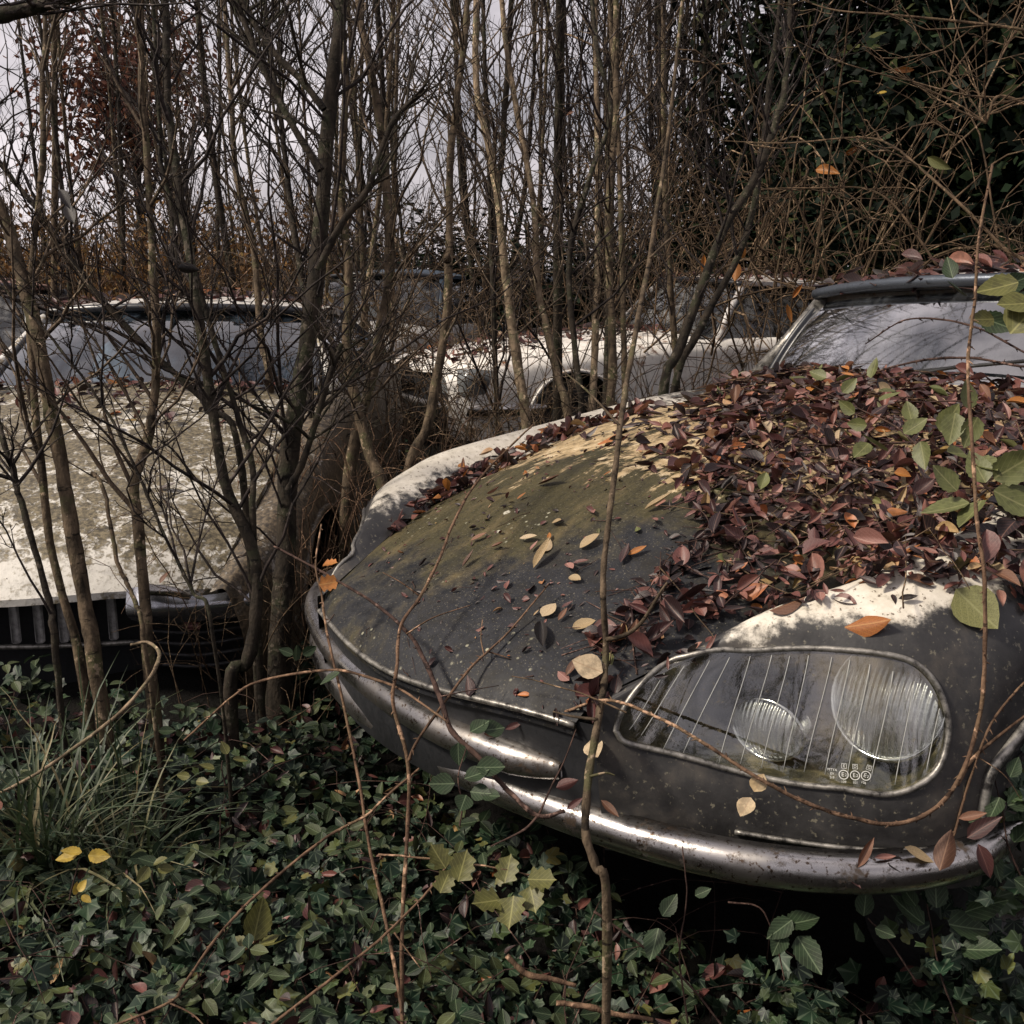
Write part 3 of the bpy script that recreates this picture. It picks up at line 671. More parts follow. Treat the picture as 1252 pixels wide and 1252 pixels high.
    a = np.arange(41)*2*pi/40; V, Fc = tubes((np.c_[.33+.18*np.cos(a), c['vb']+.5+.09*np.sin(a), c['wb']+.02+.15*np.sin(a)])[None], .011, 6); mesh('steering_wheel', V, [Fc], RUBBER, root)
    return G
DSG = dict(hb=.70, vb=1.66, wb=.93, ht=.60, vt=1.90, wt=1.212, bow=.20, vr=3.25, vrb=3.85, crown=.05, pil=TRIM)
m_frame = m_simple('black_window_rubber', (.02, .022, .028), .35)
DSGG = greenhouse(DS, DSG, GLASS, ROOFW, m_simple('grey_header_steel', (.10, .115, .14), .35, .6, bs=.2), m_frame)
s = np.linspace(-1, 1, 31); cw_ = np.stack([np.c_[s*.70, np.full(31, 1.70), .955-.05*s**2], np.c_[s*.78, 1.90+.0*s, .93-.03*s**2], np.c_[s*.80, np.full(31, 2.05), .91-.02*s**2]], 1)
mesh('scuttle', cw_.reshape(-1, 3), grid_faces(31, 3)[:, ::-1], DARKPAN, DS)
for u0 in (-.35, .15):
    g0 = DSGG[int((u0+.7)/1.4*40), 0]; g1 = DSGG[int((u0+.7)/1.4*40)+13, 5]
    V, Fc = join([tube([g0-[0, .03, 0], g1+[0, -.02, .012]], .005, 5), tube([g1+[-.22, -.02, -.02], g1+[.18, -.02, .03]], .005, 5)]); mesh('wiper', V, Fc, RUBBER, DS)
# ------------------------------------------------------------------ the other wrecks
def wreck(name, label, loc, rz, c, paint, hoodpaint, roofpaint, glass, group=None, tilt=(0, 0)):
    root = thing(name, label, 'car', loc, (tilt[0], tilt[1], rz), group)
    fs = np.array(c['fs']); n = len(fs)
    vb = c['gh']['vb']+.03
    hcv = np.array(c['hc'])
    # bonnet
    s, t = np.meshgrid(np.linspace(-1, 1, 41), np.linspace(0, 1, 61), indexing='ij')
    vl = c.get('v0', 0)+c.get('bow', .1)*s**2; v = vl+(vb-vl)*t
    I = lambda k, q: np.interp(q, fs[:, 0], fs[:, k])
    h_c = np.interp(v, hcv[:, 0], hcv[:, 1]); h_e = I(3, v)
    w = h_e+(h_c-h_e)*(1-np.abs(s)**2.4)+c.get('lift', .004); w -= c.get('droop', .05)*np.exp(-(v-vl)/.06)
    H = np.stack([s*(I(1, v)-.004), v, w], -1); Hb = H.copy(); Hb[..., 2] -= .02
    V, Fc = join([(H.reshape(-1, 3), grid_faces(41, 61)[:, ::-1]), (np.stack([H[:, 0], Hb[:, 0]], 1).reshape(-1, 3), grid_faces(41, 2)),
                  (np.stack([H[0], Hb[0]], 1).reshape(-1, 3), grid_faces(61, 2)), (np.stack([H[-1], Hb[-1]], 1).reshape(-1, 3), grid_faces(61, 2)[:, ::-1]), (Hb.reshape(-1, 3), grid_faces(41, 61))])
    mesh('bonnet', V, Fc, hoodpaint, root)
    # flanks
    tt = np.linspace(0, n-1, 130); fr = cr(fs, tt)
    cols = []
    for vv, uh, hw, h, zb in fr:
        col = np.array([(uh, vv, h-.004), (uh+(hw-uh)*.5, vv, h+.006), (hw-.02, vv, h-.035), (hw, vv, h-.10), (hw+.01, vv, (h+zb)/2), (hw-.012, vv, zb)])
        cols.append(cr(col, np.linspace(0, 5, 44)))
    SV = np.array(cols); SF = grid_faces(130, 44); cc = SV.reshape(-1, 3)[SF].mean(1)
    cut = np.zeros(len(SF), bool)
    for wv, wz, r in c['arch']: cut |= (np.hypot(cc[:, 1]-wv, cc[:, 2]-wz) < r) & (np.abs(cc[:, 0]) > .6)
    SF = SF[~cut]
    for sg_ in (1, -1):
        V = SV.reshape(-1, 3)*[sg_, 1, 1]
        fl = mesh('side_panel', V, SF if sg_ > 0 else SF[:, ::-1], paint, root)
        hwm = fs[:, 2].max()
        for wv, wz, r in c['arch']:
            a = np.linspace(-.15, pi+.15, 40); pts = []
            for q in a:
                vv, ww = wv+r*math.cos(q), wz+r*math.sin(q); i = np.abs(SV[:, 0, 1]-vv).argmin(); j = np.abs(SV[i, 12:, 2]-ww).argmin()+12
                pts.append((sg_*(SV[i, j, 0]+.003), vv, max(ww, fs[0, 4])))
            V, Fc = tube(pts, .012, 6); mesh('arch_lip', V, Fc, paint, fl)
            k = np.arange(36)*2*pi/36
            pr = [(.02, .0), (.14, .01), (.16, .0), (.17, .03), (.235, .045), (.275, .03), (.29, 0), (.29, -.12), (.25, -.14)]
            V = np.concatenate([np.c_[np.full(36, (hwm-.16+h)*sg_), wv+q*np.cos(k), wz-.05+q*np.sin(k)] for q, h in pr])
            mesh('wheel', V, grid_faces(9, 36, 0, True) if sg_ > 0 else grid_faces(9, 36, 0, True)[:, ::-1], RUBBER, root)
            V, Fc = box((sg_*(hwm-.34), wv, wz+.03), (.03, r*2.3, .6), .005); mesh('wheel_well', V, Fc, DARKIN, root)
        for vv in c['gaps']:
            i = np.abs(SV[:, 0, 1]-vv).argmin(); V, Fc = tube(SV[i, 10:]*[sg_, 1, 1], .0045, 5); mesh('door_gap', V, Fc, RUBBER, fl)
    # front, tail, floor
    z0, h0, u0, hw0 = fs[0, 4], fs[0, 3], fs[0, 1], fs[0, 2]
    s1 = np.linspace(-1, 1, 31); vf = c.get('v0', 0)+c.get('recess', .05)
    fp = np.array([np.c_[s1*(hw0-.015), vf+c.get('bow', .1)*s1**2+d, np.full(31, w_)] for w_, d in ((h0-.03, 0), ((h0+z0)/2, .03), (z0, .05))])
    mesh('front_panel', fp.reshape(-1, 3), grid_faces(3, 31)[:, ::-1], DARKPAN, root)
    vt = fs[-1, 0]; bt = np.array([np.c_[s1*fs[-1, 1]*k, np.full(31, v_), w_+.02*(1-s1**2)] for v_, w_, k in ((c['gh']['vrb']+.1, np.interp(c['gh']['vrb']+.1, fs[:, 0], fs[:, 3]), 1.04), ((vt+c['gh']['vrb'])/2, np.interp((vt+c['gh']['vrb'])/2, fs[:, 0], fs[:, 3]), 1.06), (vt, fs[-1, 3], 1.0), (vt+.03, fs[-1, 3]-.1, 1.1), (vt, fs[-1, 4], 1.1))])
    mesh('boot_lid', cr(bt, np.linspace(0, 4, 30)).reshape(-1, 3), grid_faces(30, 31), paint, root)
    ub = np.array([np.c_[s1*(hw0-.04), np.full(31, v_), np.full(31, z0+.01)] for v_ in (.1, 1.5, 3, vt)]); mesh('underbody', ub.reshape(-1, 3), grid_faces(4, 31), DARKIN, root)
    V, Fc = box((0, vb+.02, (h0+z0)/2+.02), (hw0*1.7, .03, .46), .005); mesh('bulkhead', V, Fc, DARKIN, root)
    greenhouse(root, c['gh'], glass, roofpaint, c.get('trim', m_frame), m_frame)
    s = np.linspace(-1, 1, 21); g = c['gh']
    V = np.stack([np.c_[s*(g['hb']+.06), g['vb']-.02+0*s, g['wb']+.005-.03*s**2], np.c_[s*(g['hb']+.1), g['vb']+.12+0*s, g['wb']-.0-.02*s**2], np.c_[s*(g['hb']+.1), g['vb']+.35+0*s, g['wb']-.02-.02*s**2]], 1)
    mesh('scuttle', V.reshape(-1, 3), grid_faces(21, 3)[:, ::-1], paint, root)
    return root, SV, H

# left: cream-white car facing the camera, bonnet sprung above its missing grille
LEFT = dict(fs=[(.10, .62, .70, .46, .10), (.30, .655, .79, .55, .09), (.6, .68, .83, .65, .08), (1.0, .69, .845, .755, .07), (1.5, .69, .85, .835, .06), (2.4, .70, .85, .83, .05), (3.4, .68, .83, .81, .08), (4.2, .58, .74, .72, .15)],
            hc=[(0, .50), (.15, .575), (.35, .65), (.7, .745), (1.1, .835), (1.5, .885)], bow=.16, droop=.05, lift=.012, recess=.16,
            arch=[(.72, .22, .34), (3.3, .22, .33)], gaps=(1.5, 2.5, 3.3),
            gh=dict(hb=.68, vb=1.50, wb=.865, ht=.58, vt=1.98, wt=1.150, bow=.16, vr=3.1, vrb=3.6, crown=.035))
GRIMY = m_white('white_paint_under_grime', (.50, .47, .42), (.075, .058, .038), (.018, .015, .012), 1.55, freq=4.5)
LC, LSV, LH = wreck('abandoned_car', 'white old car at left behind stems, mossy bonnet gaping above a broken grille', (-1.47, 2.84, -.035), .0, LEFT, GRIMY, WHITE_MOSS, WHITE_OLD, GLASS_L)
LM = basis(LC)
# its grille, lamp and bits of front trim
bars = []
for k in range(15): bars.append(box((-.62+k*.067, .13+.16*(-.62+k*.067)**2*2, .37), (.024, .02, .15), .004))
V, Fc = join(bars); gr_ = mesh('grille', V, Fc, m_simple('grille_grey_plastic', (.42, .41, .40), .6, bs=.2, var=.8), LC)
x = np.linspace(-.68, .42, 24)
for w_ in (.285, .45):
    V, Fc = tube(np.c_[x, .125+.32*x**2, np.full(24, w_)], .008, 6); mesh('grille_rail', V, Fc, TRIM, gr_)
SLV = np.array([[(.40, .13, .455), (.40, .11, .39), (.40, .16, .35)], [(.47, .13, .46), (.47, .095, .40), (.47, .15, .345)], [(.56, .17, .42), (.56, .14, .395), (.56, .17, .345)], [(.74, .24, .425), (.745, .21, .395), (.74, .23, .345)]], float)
SLV = SLV+[0, -.06, .022]
SL = cr(cr(SLV, np.linspace(0, 3, 26)).transpose(1, 0, 2), np.linspace(0, 2, 14))
CH2 = m_simple('dull_lamp_bezel', (.42, .43, .47), .25, .9, .3, 14, .8)
hl = mesh('headlight', SL.reshape(-1, 3), grid_faces(14, 26)[:, ::-1], CH2, LC)
V, Fc = tube([(.46, .03, .485), (.53, .06, .47), (.565, .09, .445)], [.018, .015, .010], 8, n=12); mesh('bezel', V, Fc, CHROME, hl)
V, Fc = join([tube([(.38+.02*k, .20, .31-.035*k), (.55, .21, .30-.035*k), (.72, .26, .31-.035*k)], .006, 6, n=14) for k in range(4)]); mesh('front_valance', V, Fc, m_simple('grey_valance', (.03, .03, .032), .6), LC)
V, Fc = box((.545, .165, .335), (.05, .02, .022), .006); mesh('side_repeater', V, Fc, m_simple('faded_red_lens', (.22, .10, .09), .3), LC)

# middle distance: rusty white car seen from its left flank
MID = dict(fs=[(.0, .50, .66, .60, .22), (.18, .60, .74, .66, .20), (.5, .64, .79, .70, .20), (1.0, .66, .81, .745, .19), (1.8, .68, .82, .79, .18), (2.6, .68, .82, .79, .18), (3.5, .66, .80, .77, .20), (4.2, .56, .72, .70, .25)],
           hc=[(0, .63), (.2, .70), (.6, .755), (1.2, .80), (1.8, .825)], bow=.18, droop=.03, lift=.01, recess=.04,
           arch=[(.82, .30, .33), (3.3, .30, .33)], gaps=(1.75, 2.7, 3.5),
           gh=dict(hb=.68, vb=1.78, wb=.80, ht=.57, vt=2.14, wt=1.165, bow=.14, vr=3.35, vrb=3.8, crown=.03))
MC, MSV, MH = wreck('abandoned_car', 'rusty white car side on behind the middle stems, with a wedge shaped grey headlamp', (-.66, 7.45, .03), -1.17, MID, WHITE_RUST, WHITE_RUST, ROOFW, GLASS_FAR)
w0 = np.array([[(.76, .30, .64), (.77, .26, .60), (.745, .22, .50)], [(.70, .13, .66), (.71, .09, .60), (.70, .08, .495)], [(.45, .055, .61), (.45, .04, .56), (.45, .04, .49)]])
g_ = cr(cr(w0, np.linspace(0, 2, 16)).transpose(1, 0, 2), np.linspace(0, 2, 10)); mesh('headlight', g_.reshape(-1, 3)+[.012, -.01, 0], grid_faces(10, 16), m_simple('clouded_lamp_glass', (.16, .17, .175), .2, bs=.2, sc=12, var=.7), MC)
V, Fc = blade([(.80, .62, .40), (.80, .35, .40), (.74, .14, .40), (.55, .0, .40), (0, -.07, .40), (-.55, .0, .40), (-.74, .14, .40), (-.80, .35, .40)], .07, .035); mesh('bumper', V, Fc, CHROME, MC)

# far wrecks
FARC = dict(fs=[(.0, .58, .72, .66, .2), (.3, .64, .78, .72, .2), (1.3, .66, .80, .80, .2), (2.4, .66, .80, .80, .2), (3.3, .64, .78, .78, .2), (3.9, .56, .72, .7, .25)],
            hc=[(0, .68), (.4, .76), (1.3, .85)], bow=.08, droop=.03, arch=[(.7, .3, .32), (3.1, .3, .32)], gaps=(1.35, 2.3),
            gh=dict(hb=.66, vb=1.28, wb=.82, ht=.55, vt=1.72, wt=1.22, bow=.12, vr=2.8, vrb=3.2, crown=.05))
wreck('abandoned_car', 'small pale car half hidden by trunks right of the left white car', (-1.75, 8.3, 0), -.35, FARC, WHITE_OLD, WHITE_OLD, BLUE_OLD, GLASS_FAR)
wreck('abandoned_car', 'farthest wreck, dark blue rounded roof glimpsed behind the middle stems', (-1.5, 10.1, .0), -1.0, dict(FARC, gh=dict(FARC['gh'], crown=.08, wt=1.16)), BLUE_OLD, BLUE_OLD, BLUE_OLD, GLASS_FAR)
wreck('abandoned_car', 'faded red car at the far left edge beside the white one', (-3.75, 5.9, -.05), .1, FARC, RED_OLD, RED_OLD, RED_OLD, GLASS_FAR)
# ------------------------------------------------------------------ trees and stems
def unit(v): return v/(np.linalg.norm(v, axis=-1, keepdims=True)+1e-9)
def limb_set(path, rad, nb, L, rng, t0=.25, up=(.3, .9), sub=4, rmax=.012, thin=.0011, third=0, sub_l=.42):
    """ascending limbs and twigs for one trunk -> V,F"""
    n = len(path); t = np.sort(rng.uniform(t0, 1, nb)); i = t*(n-1); k = np.minimum(i.astype(int), n-2); f = (i-k)[:, None]
    p0 = path[k]*(1-f)+path[k+1]*f; r_t = rad[k]*(1-f[:, 0])+rad[k+1]*f[:, 0]; tan = unit(path[k+1]-path[k])
    az = rng.uniform(0, 2*pi, nb); el = rng.uniform(*up, nb)
    d = np.stack([np.cos(az)*np.cos(el), np.sin(az)*np.cos(el), np.sin(el)], -1); d = unit(d+tan*.25)
    ln = L*rng.uniform(.35, 1, nb)*(1.15-.6*t)
    K = 7; s = np.linspace(0, 1, K)
    bend = rng.normal(0, .16, (nb, 3)); bend[:, 2] += .12; wob = rng.normal(0, .014, (nb, K, 3)); wob[:, 0] = 0
    pts = p0[:, None]+ln[:, None, None]*(d[:, None]*s[None, :, None]+bend[:, None]*(s**2)[None, :, None]+wob)
    r0 = np.minimum(r_t*.55, rmax*rng.uniform(.35, 1, nb)); rr = r0[:, None]*(1-s)[None]**.8+thin
    out = [(lambda a: (a[0], [a[1]]))(tubes(pts, rr, 4))]
    def subs(pts, m, lf, r0, thin):
        B, K, _ = pts.shape; q = rng.uniform(.15, .98, (B, m)); i = q*(K-1); k = np.minimum(i.astype(int), K-2); f = (i-k)[..., None]
        b = np.arange(B)[:, None]; p = pts[b, k]*(1-f)+pts[b, k+1]*f; tg = unit(pts[b, k+1]-pts[b, k])
        dd = unit(tg+rng.normal(0, .55, tg.shape)+np.array([0, 0, .2])); L2 = np.linalg.norm(pts[:, -1]-pts[:, 0], axis=-1)[:, None]*lf*rng.uniform(.4, 1.1, (B, m))*(1.1-.6*q)
        K2 = 5; s2 = np.linspace(0, 1, K2); bd = rng.normal(0, .2, (B, m, 3)); wb = rng.normal(0, .02, (B, m, K2, 3)); wb[:, :, 0] = 0
        P2 = p[:, :, None]+L2[..., None, None]*(dd[:, :, None]*s2[None, None, :, None]+bd[:, :, None]*(s2**2)[None, None, :, None]+wb)
        P2 = P2.reshape(-1, K2, 3); rr = np.repeat(r0*.45, m)[:, None]*(1-s2)[None]*.8+thin
        return P2, rr
    if sub:
        P2, rr2 = subs(pts, sub, sub_l, r0, thin*.85); a = tubes(P2, rr2, 3); out.append((a[0], [a[1]]))
        if third:
            P3, rr3 = subs(P2, third, .5, rr2[:, 0], thin*.7); a = tubes(P3, rr3, 3); out.append((a[0], [a[1]]))
    return join(out)
def knobbly(path, r, rng, sides=9):
    """trunk tube with slight swellings"""
    n = len(path); V, Fq = tubes(path[None], (r*(1+.06*np.sin(np.linspace(0, 40, n)+rng.uniform(0, 6))+rng.normal(0, .035, n)))[None], sides)
    return V, [Fq]
FG = [  # label, pixel path, depth(s), width px bottom/top, bark, limbs, limb length
 ('stout pale-barked stem, second nearest the left edge, bending up over the white bonnet', [(120, 826), (104, 730), (85, 631), (66, 527), (46, 423), (25, 340), (8, 280), (-12, 230)], 2.55, (20, 15), BARK, 6, .7),
 ('thin stem close behind the stout pale one on the left', [(98, 813), (62, 672), (46, 527), (37, 423), (36, 340), (47, 200), (47, 90), (47, 0)], 2.62, (12, 6), BARK, 14, .7),
 ('dark stem leaning out through the left edge, in front of the white bonnet', [(66, 790), (62, 740), (33, 630), (17, 577), (0, 518), (-30, 440)], 2.45, (9, 7), BARK_DARK, 7, .5),
 ('straight stem standing before the middle of the white bonnet', [(183, 800), (179, 735), (166, 631), (162, 589), (176, 540), (184, 495), (189, 423), (185, 340), (178, 200), (172, 100), (172, 0)], 2.6, (16, 9), BARK, 16, .8),
 ('stem with a sweeping S bend, rising from a curved foot beside the white bonnet', [(283, 832), (300, 812), (310, 780), (314, 714), (306, 662), (274, 589), (258, 485), (245, 382), (239, 340), (225, 240), (212, 140), (208, 50), (207, -10)], 2.62, (18, 12), BARK_DARK, 18, .8),
 ('slender fork growing from the crook of the S bent stem', [(309, 655), (310, 575), (289, 506), (266, 430), (240, 335), (201, 218), (195, 134), (188, 0)], 2.66, (9, 6), BARK_DARK, 12, .6),
 ('thickest dark trunk, upright between the two front cars', [(339, 790), (345, 720), (349, 672), (353, 568), (366, 485), (386, 361), (395, 260), (405, 150), (412, 60), (418, -20)], 3.1, (30, 22), BARK_DARK, 26, 1.2),
 ('grey stem just right of the thickest dark trunk', [(420, 650), (432, 544), (452, 472), (466, 400), (476, 334), (474, 228), (463, 123), (446, 35), (442, -10)], 3.6, (16, 10), BARK, 22, .9),
 ('crooked stem leaning left at the dark bonnet\'s far headlamp', [(474, 622), (454, 560), (440, 500), (428, 430), (430, 340), (420, 240), (428, 120), (424, 0)], 3.5, (17, 8), BARK, 16, .8),
 ('stem with a sawn-off pale stub at mid height', [(498, 585), (520, 520), (532, 460), (542, 400), (546, 316), (548, 211), (555, 148), (565, 70), (572, -10)], 3.9, (14, 9), BARK, 22, .9),
 ('pale smooth stem rising left of the rusty white car\'s wheel', [(645, 525), (636, 460), (626, 390), (620, 334), (611, 253), (597, 176), (583, 105), (583, -10)], 4.9, (14, 9), BARK_PALE, 20, 1.),
 ('pale stem slanting up across the rusty white car\'s wheel opening', [(693, 520), (680, 460), (664, 390), (656, 345), (651, 246), (632, 141), (618, 53), (611, -10)], 5.0, (11, 8), BARK_PALE, 20, 1.),
 ('straight pale stem before the rusty white car\'s door', [(723, 516), (727, 450), (729, 380), (730, 316), (729, 176), (727, -10)], 5.1, (11, 7), BARK_PALE, 18, 1.),
 ('left stem of the close pair before the rusty white car', [(748, 512), (752, 439), (748, 281), (755, 141), (755, -10)], 4.7, (13, 8), BARK, 18, .9),
 ('right stem of the close pair before the rusty white car', [(762, 512), (762, 439), (758, 246), (750, 105), (742, -10)], 4.8, (9, 6), BARK, 14, .8),
 ('near-black crooked stem in front of the rusty white car', [(712, 512), (706, 439), (699, 316), (727, 211), (751, 141), (737, 70), (727, -10)], 4.4, (9, 7), BARK_DARK, 18, .9),
 ('near-black stem leaning right behind the leaf covered bonnet', [(808, 492), (830, 422), (882, 281), (924, 211), (949, 141), (960, 88), (967, -10)], 4.0, (14, 8), BARK_DARK, 24, 1.),
 ('second dark stem leaning right, close beside the near-black one', [(822, 490), (856, 400), (905, 300), (925, 200), (938, 90), (950, -10)], 4.15, (11, 6), BARK_DARK, 18, .9),
 ('bare pole-like stem against the sky left of the thickest trunk', [(330, 470), (322, 420), (309, 302), (289, 201), (285, 117), (275, -10)], 4.3, (10, 8), BARK, 18, .9),
 ('thin bare stem tilting left beside the thickest trunk\'s upper half', [(376, 400), (369, 335), (352, 201), (339, 100), (325, -10)], 4.0, (9, 7), BARK_DARK, 16, .8),
 ('long slanting stem crossing in front of the left windscreen', [(290, 560), (253, 502), (233, 477), (170, 419), (104, 340), (50, 262), (0, 200), (-40, 150)], 2.8, (9, 6), BARK_DARK, 14, .7),
 ('spindly broken-topped stem rising from the grass before the empty grille', [(180, 800), (165, 730), (150, 690), (130, 600), (118, 578)], 2.3, (6, 5), BARK, 2, .3),
 ('whip-like dark stem leaning across the white bonnet', [(262, 770), (240, 720), (200, 640), (165, 560), (120, 480), (60, 400), (0, 340)], 2.35, (5, 3), BARK_DARK, 9, .5),
]
tree_group = 'bare stems standing between the cars'
rt = np.random.default_rng(11)
for lab, px, d, wd, bark, nl, ll in FG:
    n = len(px); dd = np.linspace(d, d*1.04, n)
    pts = np.array([P(x, y, q) for (x, y), q in zip(px, dd)])
    g = float(ground_z(pts[0, 0], pts[0, 1]))-.03
    if pts[0, 2] > g+.02: pts = np.vstack([[pts[0, 0]+(pts[0, 0]-pts[1, 0])*.3, pts[0, 1]-.01, g], pts])
    if px[-1][1] < 20:
        dv = unit(pts[-1]-pts[-2]); dv = unit(dv*.7+[0, 0, .5]); pts = np.vstack([pts, pts[-1]+dv*1.0, pts[-1]+dv*2.0+[0, .05, .3], pts[-1]+dv*2.8+[0, .0, .6]]); wd = (wd[0], wd[1]*.55)
    path = smooth_path(pts, 70); path += np.cumsum(rt.normal(0, .0012, path.shape), 0)*[1, 1, 0]
    r = np.linspace(wd[0], wd[1], 70)/2/F*d; r[:4] *= np.array([1.35, 1.22, 1.1, 1.04])
    root = thing('bare_tree', lab, 'tree', tuple(path[0]))
    V, Fc = knobbly(path-path[0], r, rt)
    if 'sawn-off' in lab:
        s_ = P(547, 318, d)-path[0]; V, Fc = join([(V, Fc), tube([s_, s_+[.0, -.03, .015]], [.016, .013], 9)])
    mesh('trunk', V, Fc, bark, root)
    tw = TWIG_DARK if bark is BARK_DARK else TWIG
    if nl > 2:
        V, Fc = limb_set(path-path[0], r, int(nl*1.5), ll, rt, .22, (.25, 1.1), 5, .0055, .0010, 2)
        mesh('branches', V, Fc, tw, root)
    if 'thickest' in lab:
        for bp in ([(396, 134), (370, 100), (335, 64), (300, 10), (285, -20)], [(392, 208), (362, 161), (340, 120), (322, 84), (295, 17), (285, -20)], [(352, 600), (372, 560), (400, 470), (418, 420)], [(388, 330), (420, 270), (450, 230), (480, 150), (520, 110)]):
            q = smooth_path([P(x, y, d-.02) for x, y in bp], 30)-path[0]; rr = np.linspace(.011, .007, 30); V, Fc = knobbly(q, rr, rt, 7)
            V2, F2 = limb_set(q, rr, 7, .6, rt, .2, (.2, 1.1), 4, .005, .0011, 2); V, Fc = join([(V, Fc), (V2, F2)]); mesh('bough', V, Fc, BARK_DARK, root)

# stand of thin bare trees behind: nine prototypes, copied
protos = []
for k in range(10):
    h = rt.uniform(5.0, 7.0); n = 26; t = np.linspace(0, 1, n)
    lean = rt.normal(0, .05, 2); c1 = rt.normal(0, .10, 2)
    path = np.c_[lean[0]*h*t+c1[0]*np.sin(pi*t)*1.5+rt.normal(0, .012, n).cumsum()*.4, lean[1]*h*t+c1[1]*np.sin(pi*t)*1.5, h*t]
    r = (.015+.012*rt.random())*(1-t)**.75+.003
    root = thing('bare_tree', 'slim bare tree in the dense stand beyond the middle cars', 'tree', (0, 0, -50))
    V, Fc = knobbly(path, r, rt, 7); mesh('trunk', V, Fc, [BARK, BARK_DARK, BARK_DARK][k % 3], root)
    V, Fc = limb_set(path, r, 34, 1.35, rt, .10, (.55, 1.3), 6, .010, .0014, 2)
    mesh('branches', V, Fc, [TWIG_DARK, TWIG, TWIG_DARK][k % 3], root); protos.append(root)
def put_tree(x, y, lab, group, i, sc):
    root = protos[i] if not used[i] else copy_thing(protos[i]); used[i] = True
    root['label'] = lab; root['group'] = group
    root.location = (x, y, float(ground_z(x, y))-.03); root.rotation_euler = (0, 0, rt.uniform(0, 6.28)); root.scale = (sc,)*3
used = [False]*len(protos)
def in_car(x, y, pad=.15):
    for M, L, w_ in ((DSM, 4.9, .95), (LM, 4.4, .9), (basis(MC), 4.4, .9)):
        q = to_local(np.array([x, y, .5]), M)
        if -pad < q[1] < L+pad and abs(q[0]) < w_+pad: return True
    return False
nb_ = 0
zones = [(20, (-5.5, -1.9), (6.2, 12), 'slim bare tree in the stand behind the left white car', 'slim trees behind the left white car'),
         (34, (-2.0, 1.9), (5.6, 12), 'slim bare tree in the dense stand beyond the middle cars', 'slim trees beyond the middle cars'),
         (24, (1.3, 4.2), (8.0, 12), 'slim bare tree before the dark evergreens on the right', 'slim trees before the evergreens')]
for cnt, xr, yr, lab, grp in zones:
    k = 0
    while k < cnt:
        y = rt.uniform(*yr); x = rt.uniform(*xr)*(y/yr[1])**.6
        if in_car(x, y): continue
        put_tree(x, y, lab, grp, nb_ % len(protos), rt.uniform(.75, 1.15)); nb_ += 1; k += 1
# trees standing behind the photographer's viewpoint, seen mirrored in the glass
for x, y in ((-2.5, -3.2), (-.9, -4.2), (.8, -3.6), (2.6, -4.4), (-4.2, -1.8), (4.2, -2.6), (-3.4, -5.5), (1.8, -5.8), (-5, -3.5), (5.5, -.8)):
    put_tree(x, y, 'slim bare tree mirrored in the glass of the dark car', 'slim trees mirrored in the glass', nb_ % len(protos), rt.uniform(.8, 1.1)); nb_ += 1

# bough across the top left corner
q = smooth_path([P(-60, 28, 1.9), P(0, 18, 1.9), P(50, 6, 1.9), P(110, -12, 1.92), P(190, -50, 2.0)], 30); V, Fc = knobbly(q-q[0], np.linspace(.016, .010, 30), rt)
hb = thing('hanging_bough', 'thick dark bough crossing the top left corner', 'branch', tuple(q[0])); mesh('limb', V, Fc, BARK_DARK, hb)
V, Fc = limb_set(q-q[0], np.linspace(.011, .007, 30), 9, .45, rt, .1, (-.9, .5), 4, .004, .001, 2); mesh('twigs', V, Fc, TWIG_DARK, hb)

# tangles of arching canes
def tangle(rng, n, rad, h, r=.0035, thin=.0012):
    K = 14; s = np.linspace(0, 1, K); a = rng.uniform(0, 2*pi, n); p0 = np.c_[rng.normal(0, rad*.45, (n, 2)), rng.uniform(0, .25, n)]
    ln = rng.uniform(.5, 1.5, n)*rad; hh = rng.uniform(.35, 1, n)*h
    d = np.c_[np.cos(a), np.sin(a)]
    pts = np.zeros((n, K, 3)); pts[:, :, :2] = p0[:, None, :2]+d[:, None]*(ln[:, None]*s[None]**1.2)[..., None]+rng.normal(0, .012, (n, K, 2)).cumsum(1)
    pts[:, :, 2] = p0[:, 2:3]+hh[:, None]*np.sin(s*rng.uniform(1.6, 2.7, (n, 1)))+rng.normal(0, .008, (n, K)).cumsum(1)
    rr = r*rng.uniform(.5, 1.2, (n, 1))*(1-s)[None]**.7+thin
    a1 = tubes(pts, rr, 4); parts = [(a1[0], [a1[1]])]
    for p_, q_ in zip(pts[::2], rr[::2]):
        parts.append(limb_set(p_, q_, 5, .4, rng, .15, (-.4, 1.2), 2, .0022, thin*.8))
    return join(parts)
tps = []
for k in range(4):
    root = thing('bramble_tangle', 'tangle of tan bramble canes arching around the middle cars', 'bramble', (0, 0, -50), group='cane tangles around the middle cars')
    V, Fc = tangle(rt, 46, .85, 1.1+.3*(k % 2)); mesh('canes', V, Fc, [VINE, TWIG, VINE, BRAMBLE][k], root); tps.append(root)
tu = [False]*4
tl = [(-.75, 4.6, .8), (-.5, 5.6, .95), (-1.0, 6.4, 1.), (-.35, 3.75, .55), (.1, 6.0, .9), (.5, 5.0, .7), (-1.9, 6.9, 1.), (-2.6, 8.4, 1.1), (.2, 8.8, 1.2), (1.3, 9.2, 1.2), (-.6, 8.2, 1.1), (-.72, 3.55, .5), (-.3, 4.3, .6), (.3, 4.35, .62), (-.62, 3.0, .42), (-.58, 3.35, .5), (-.9, 5.2, .8)]
for i, (x, y, sc) in enumerate(tl):
    r_ = tps[i % 4] if not tu[i % 4] else copy_thing(tps[i % 4]); tu[i % 4] = True
    r_.location = (x, y, float(ground_z(x, y))); r_.rotation_euler = (0, 0, rt.uniform(0, 6.28)); r_.scale = (sc, sc, sc)
tr_ = []
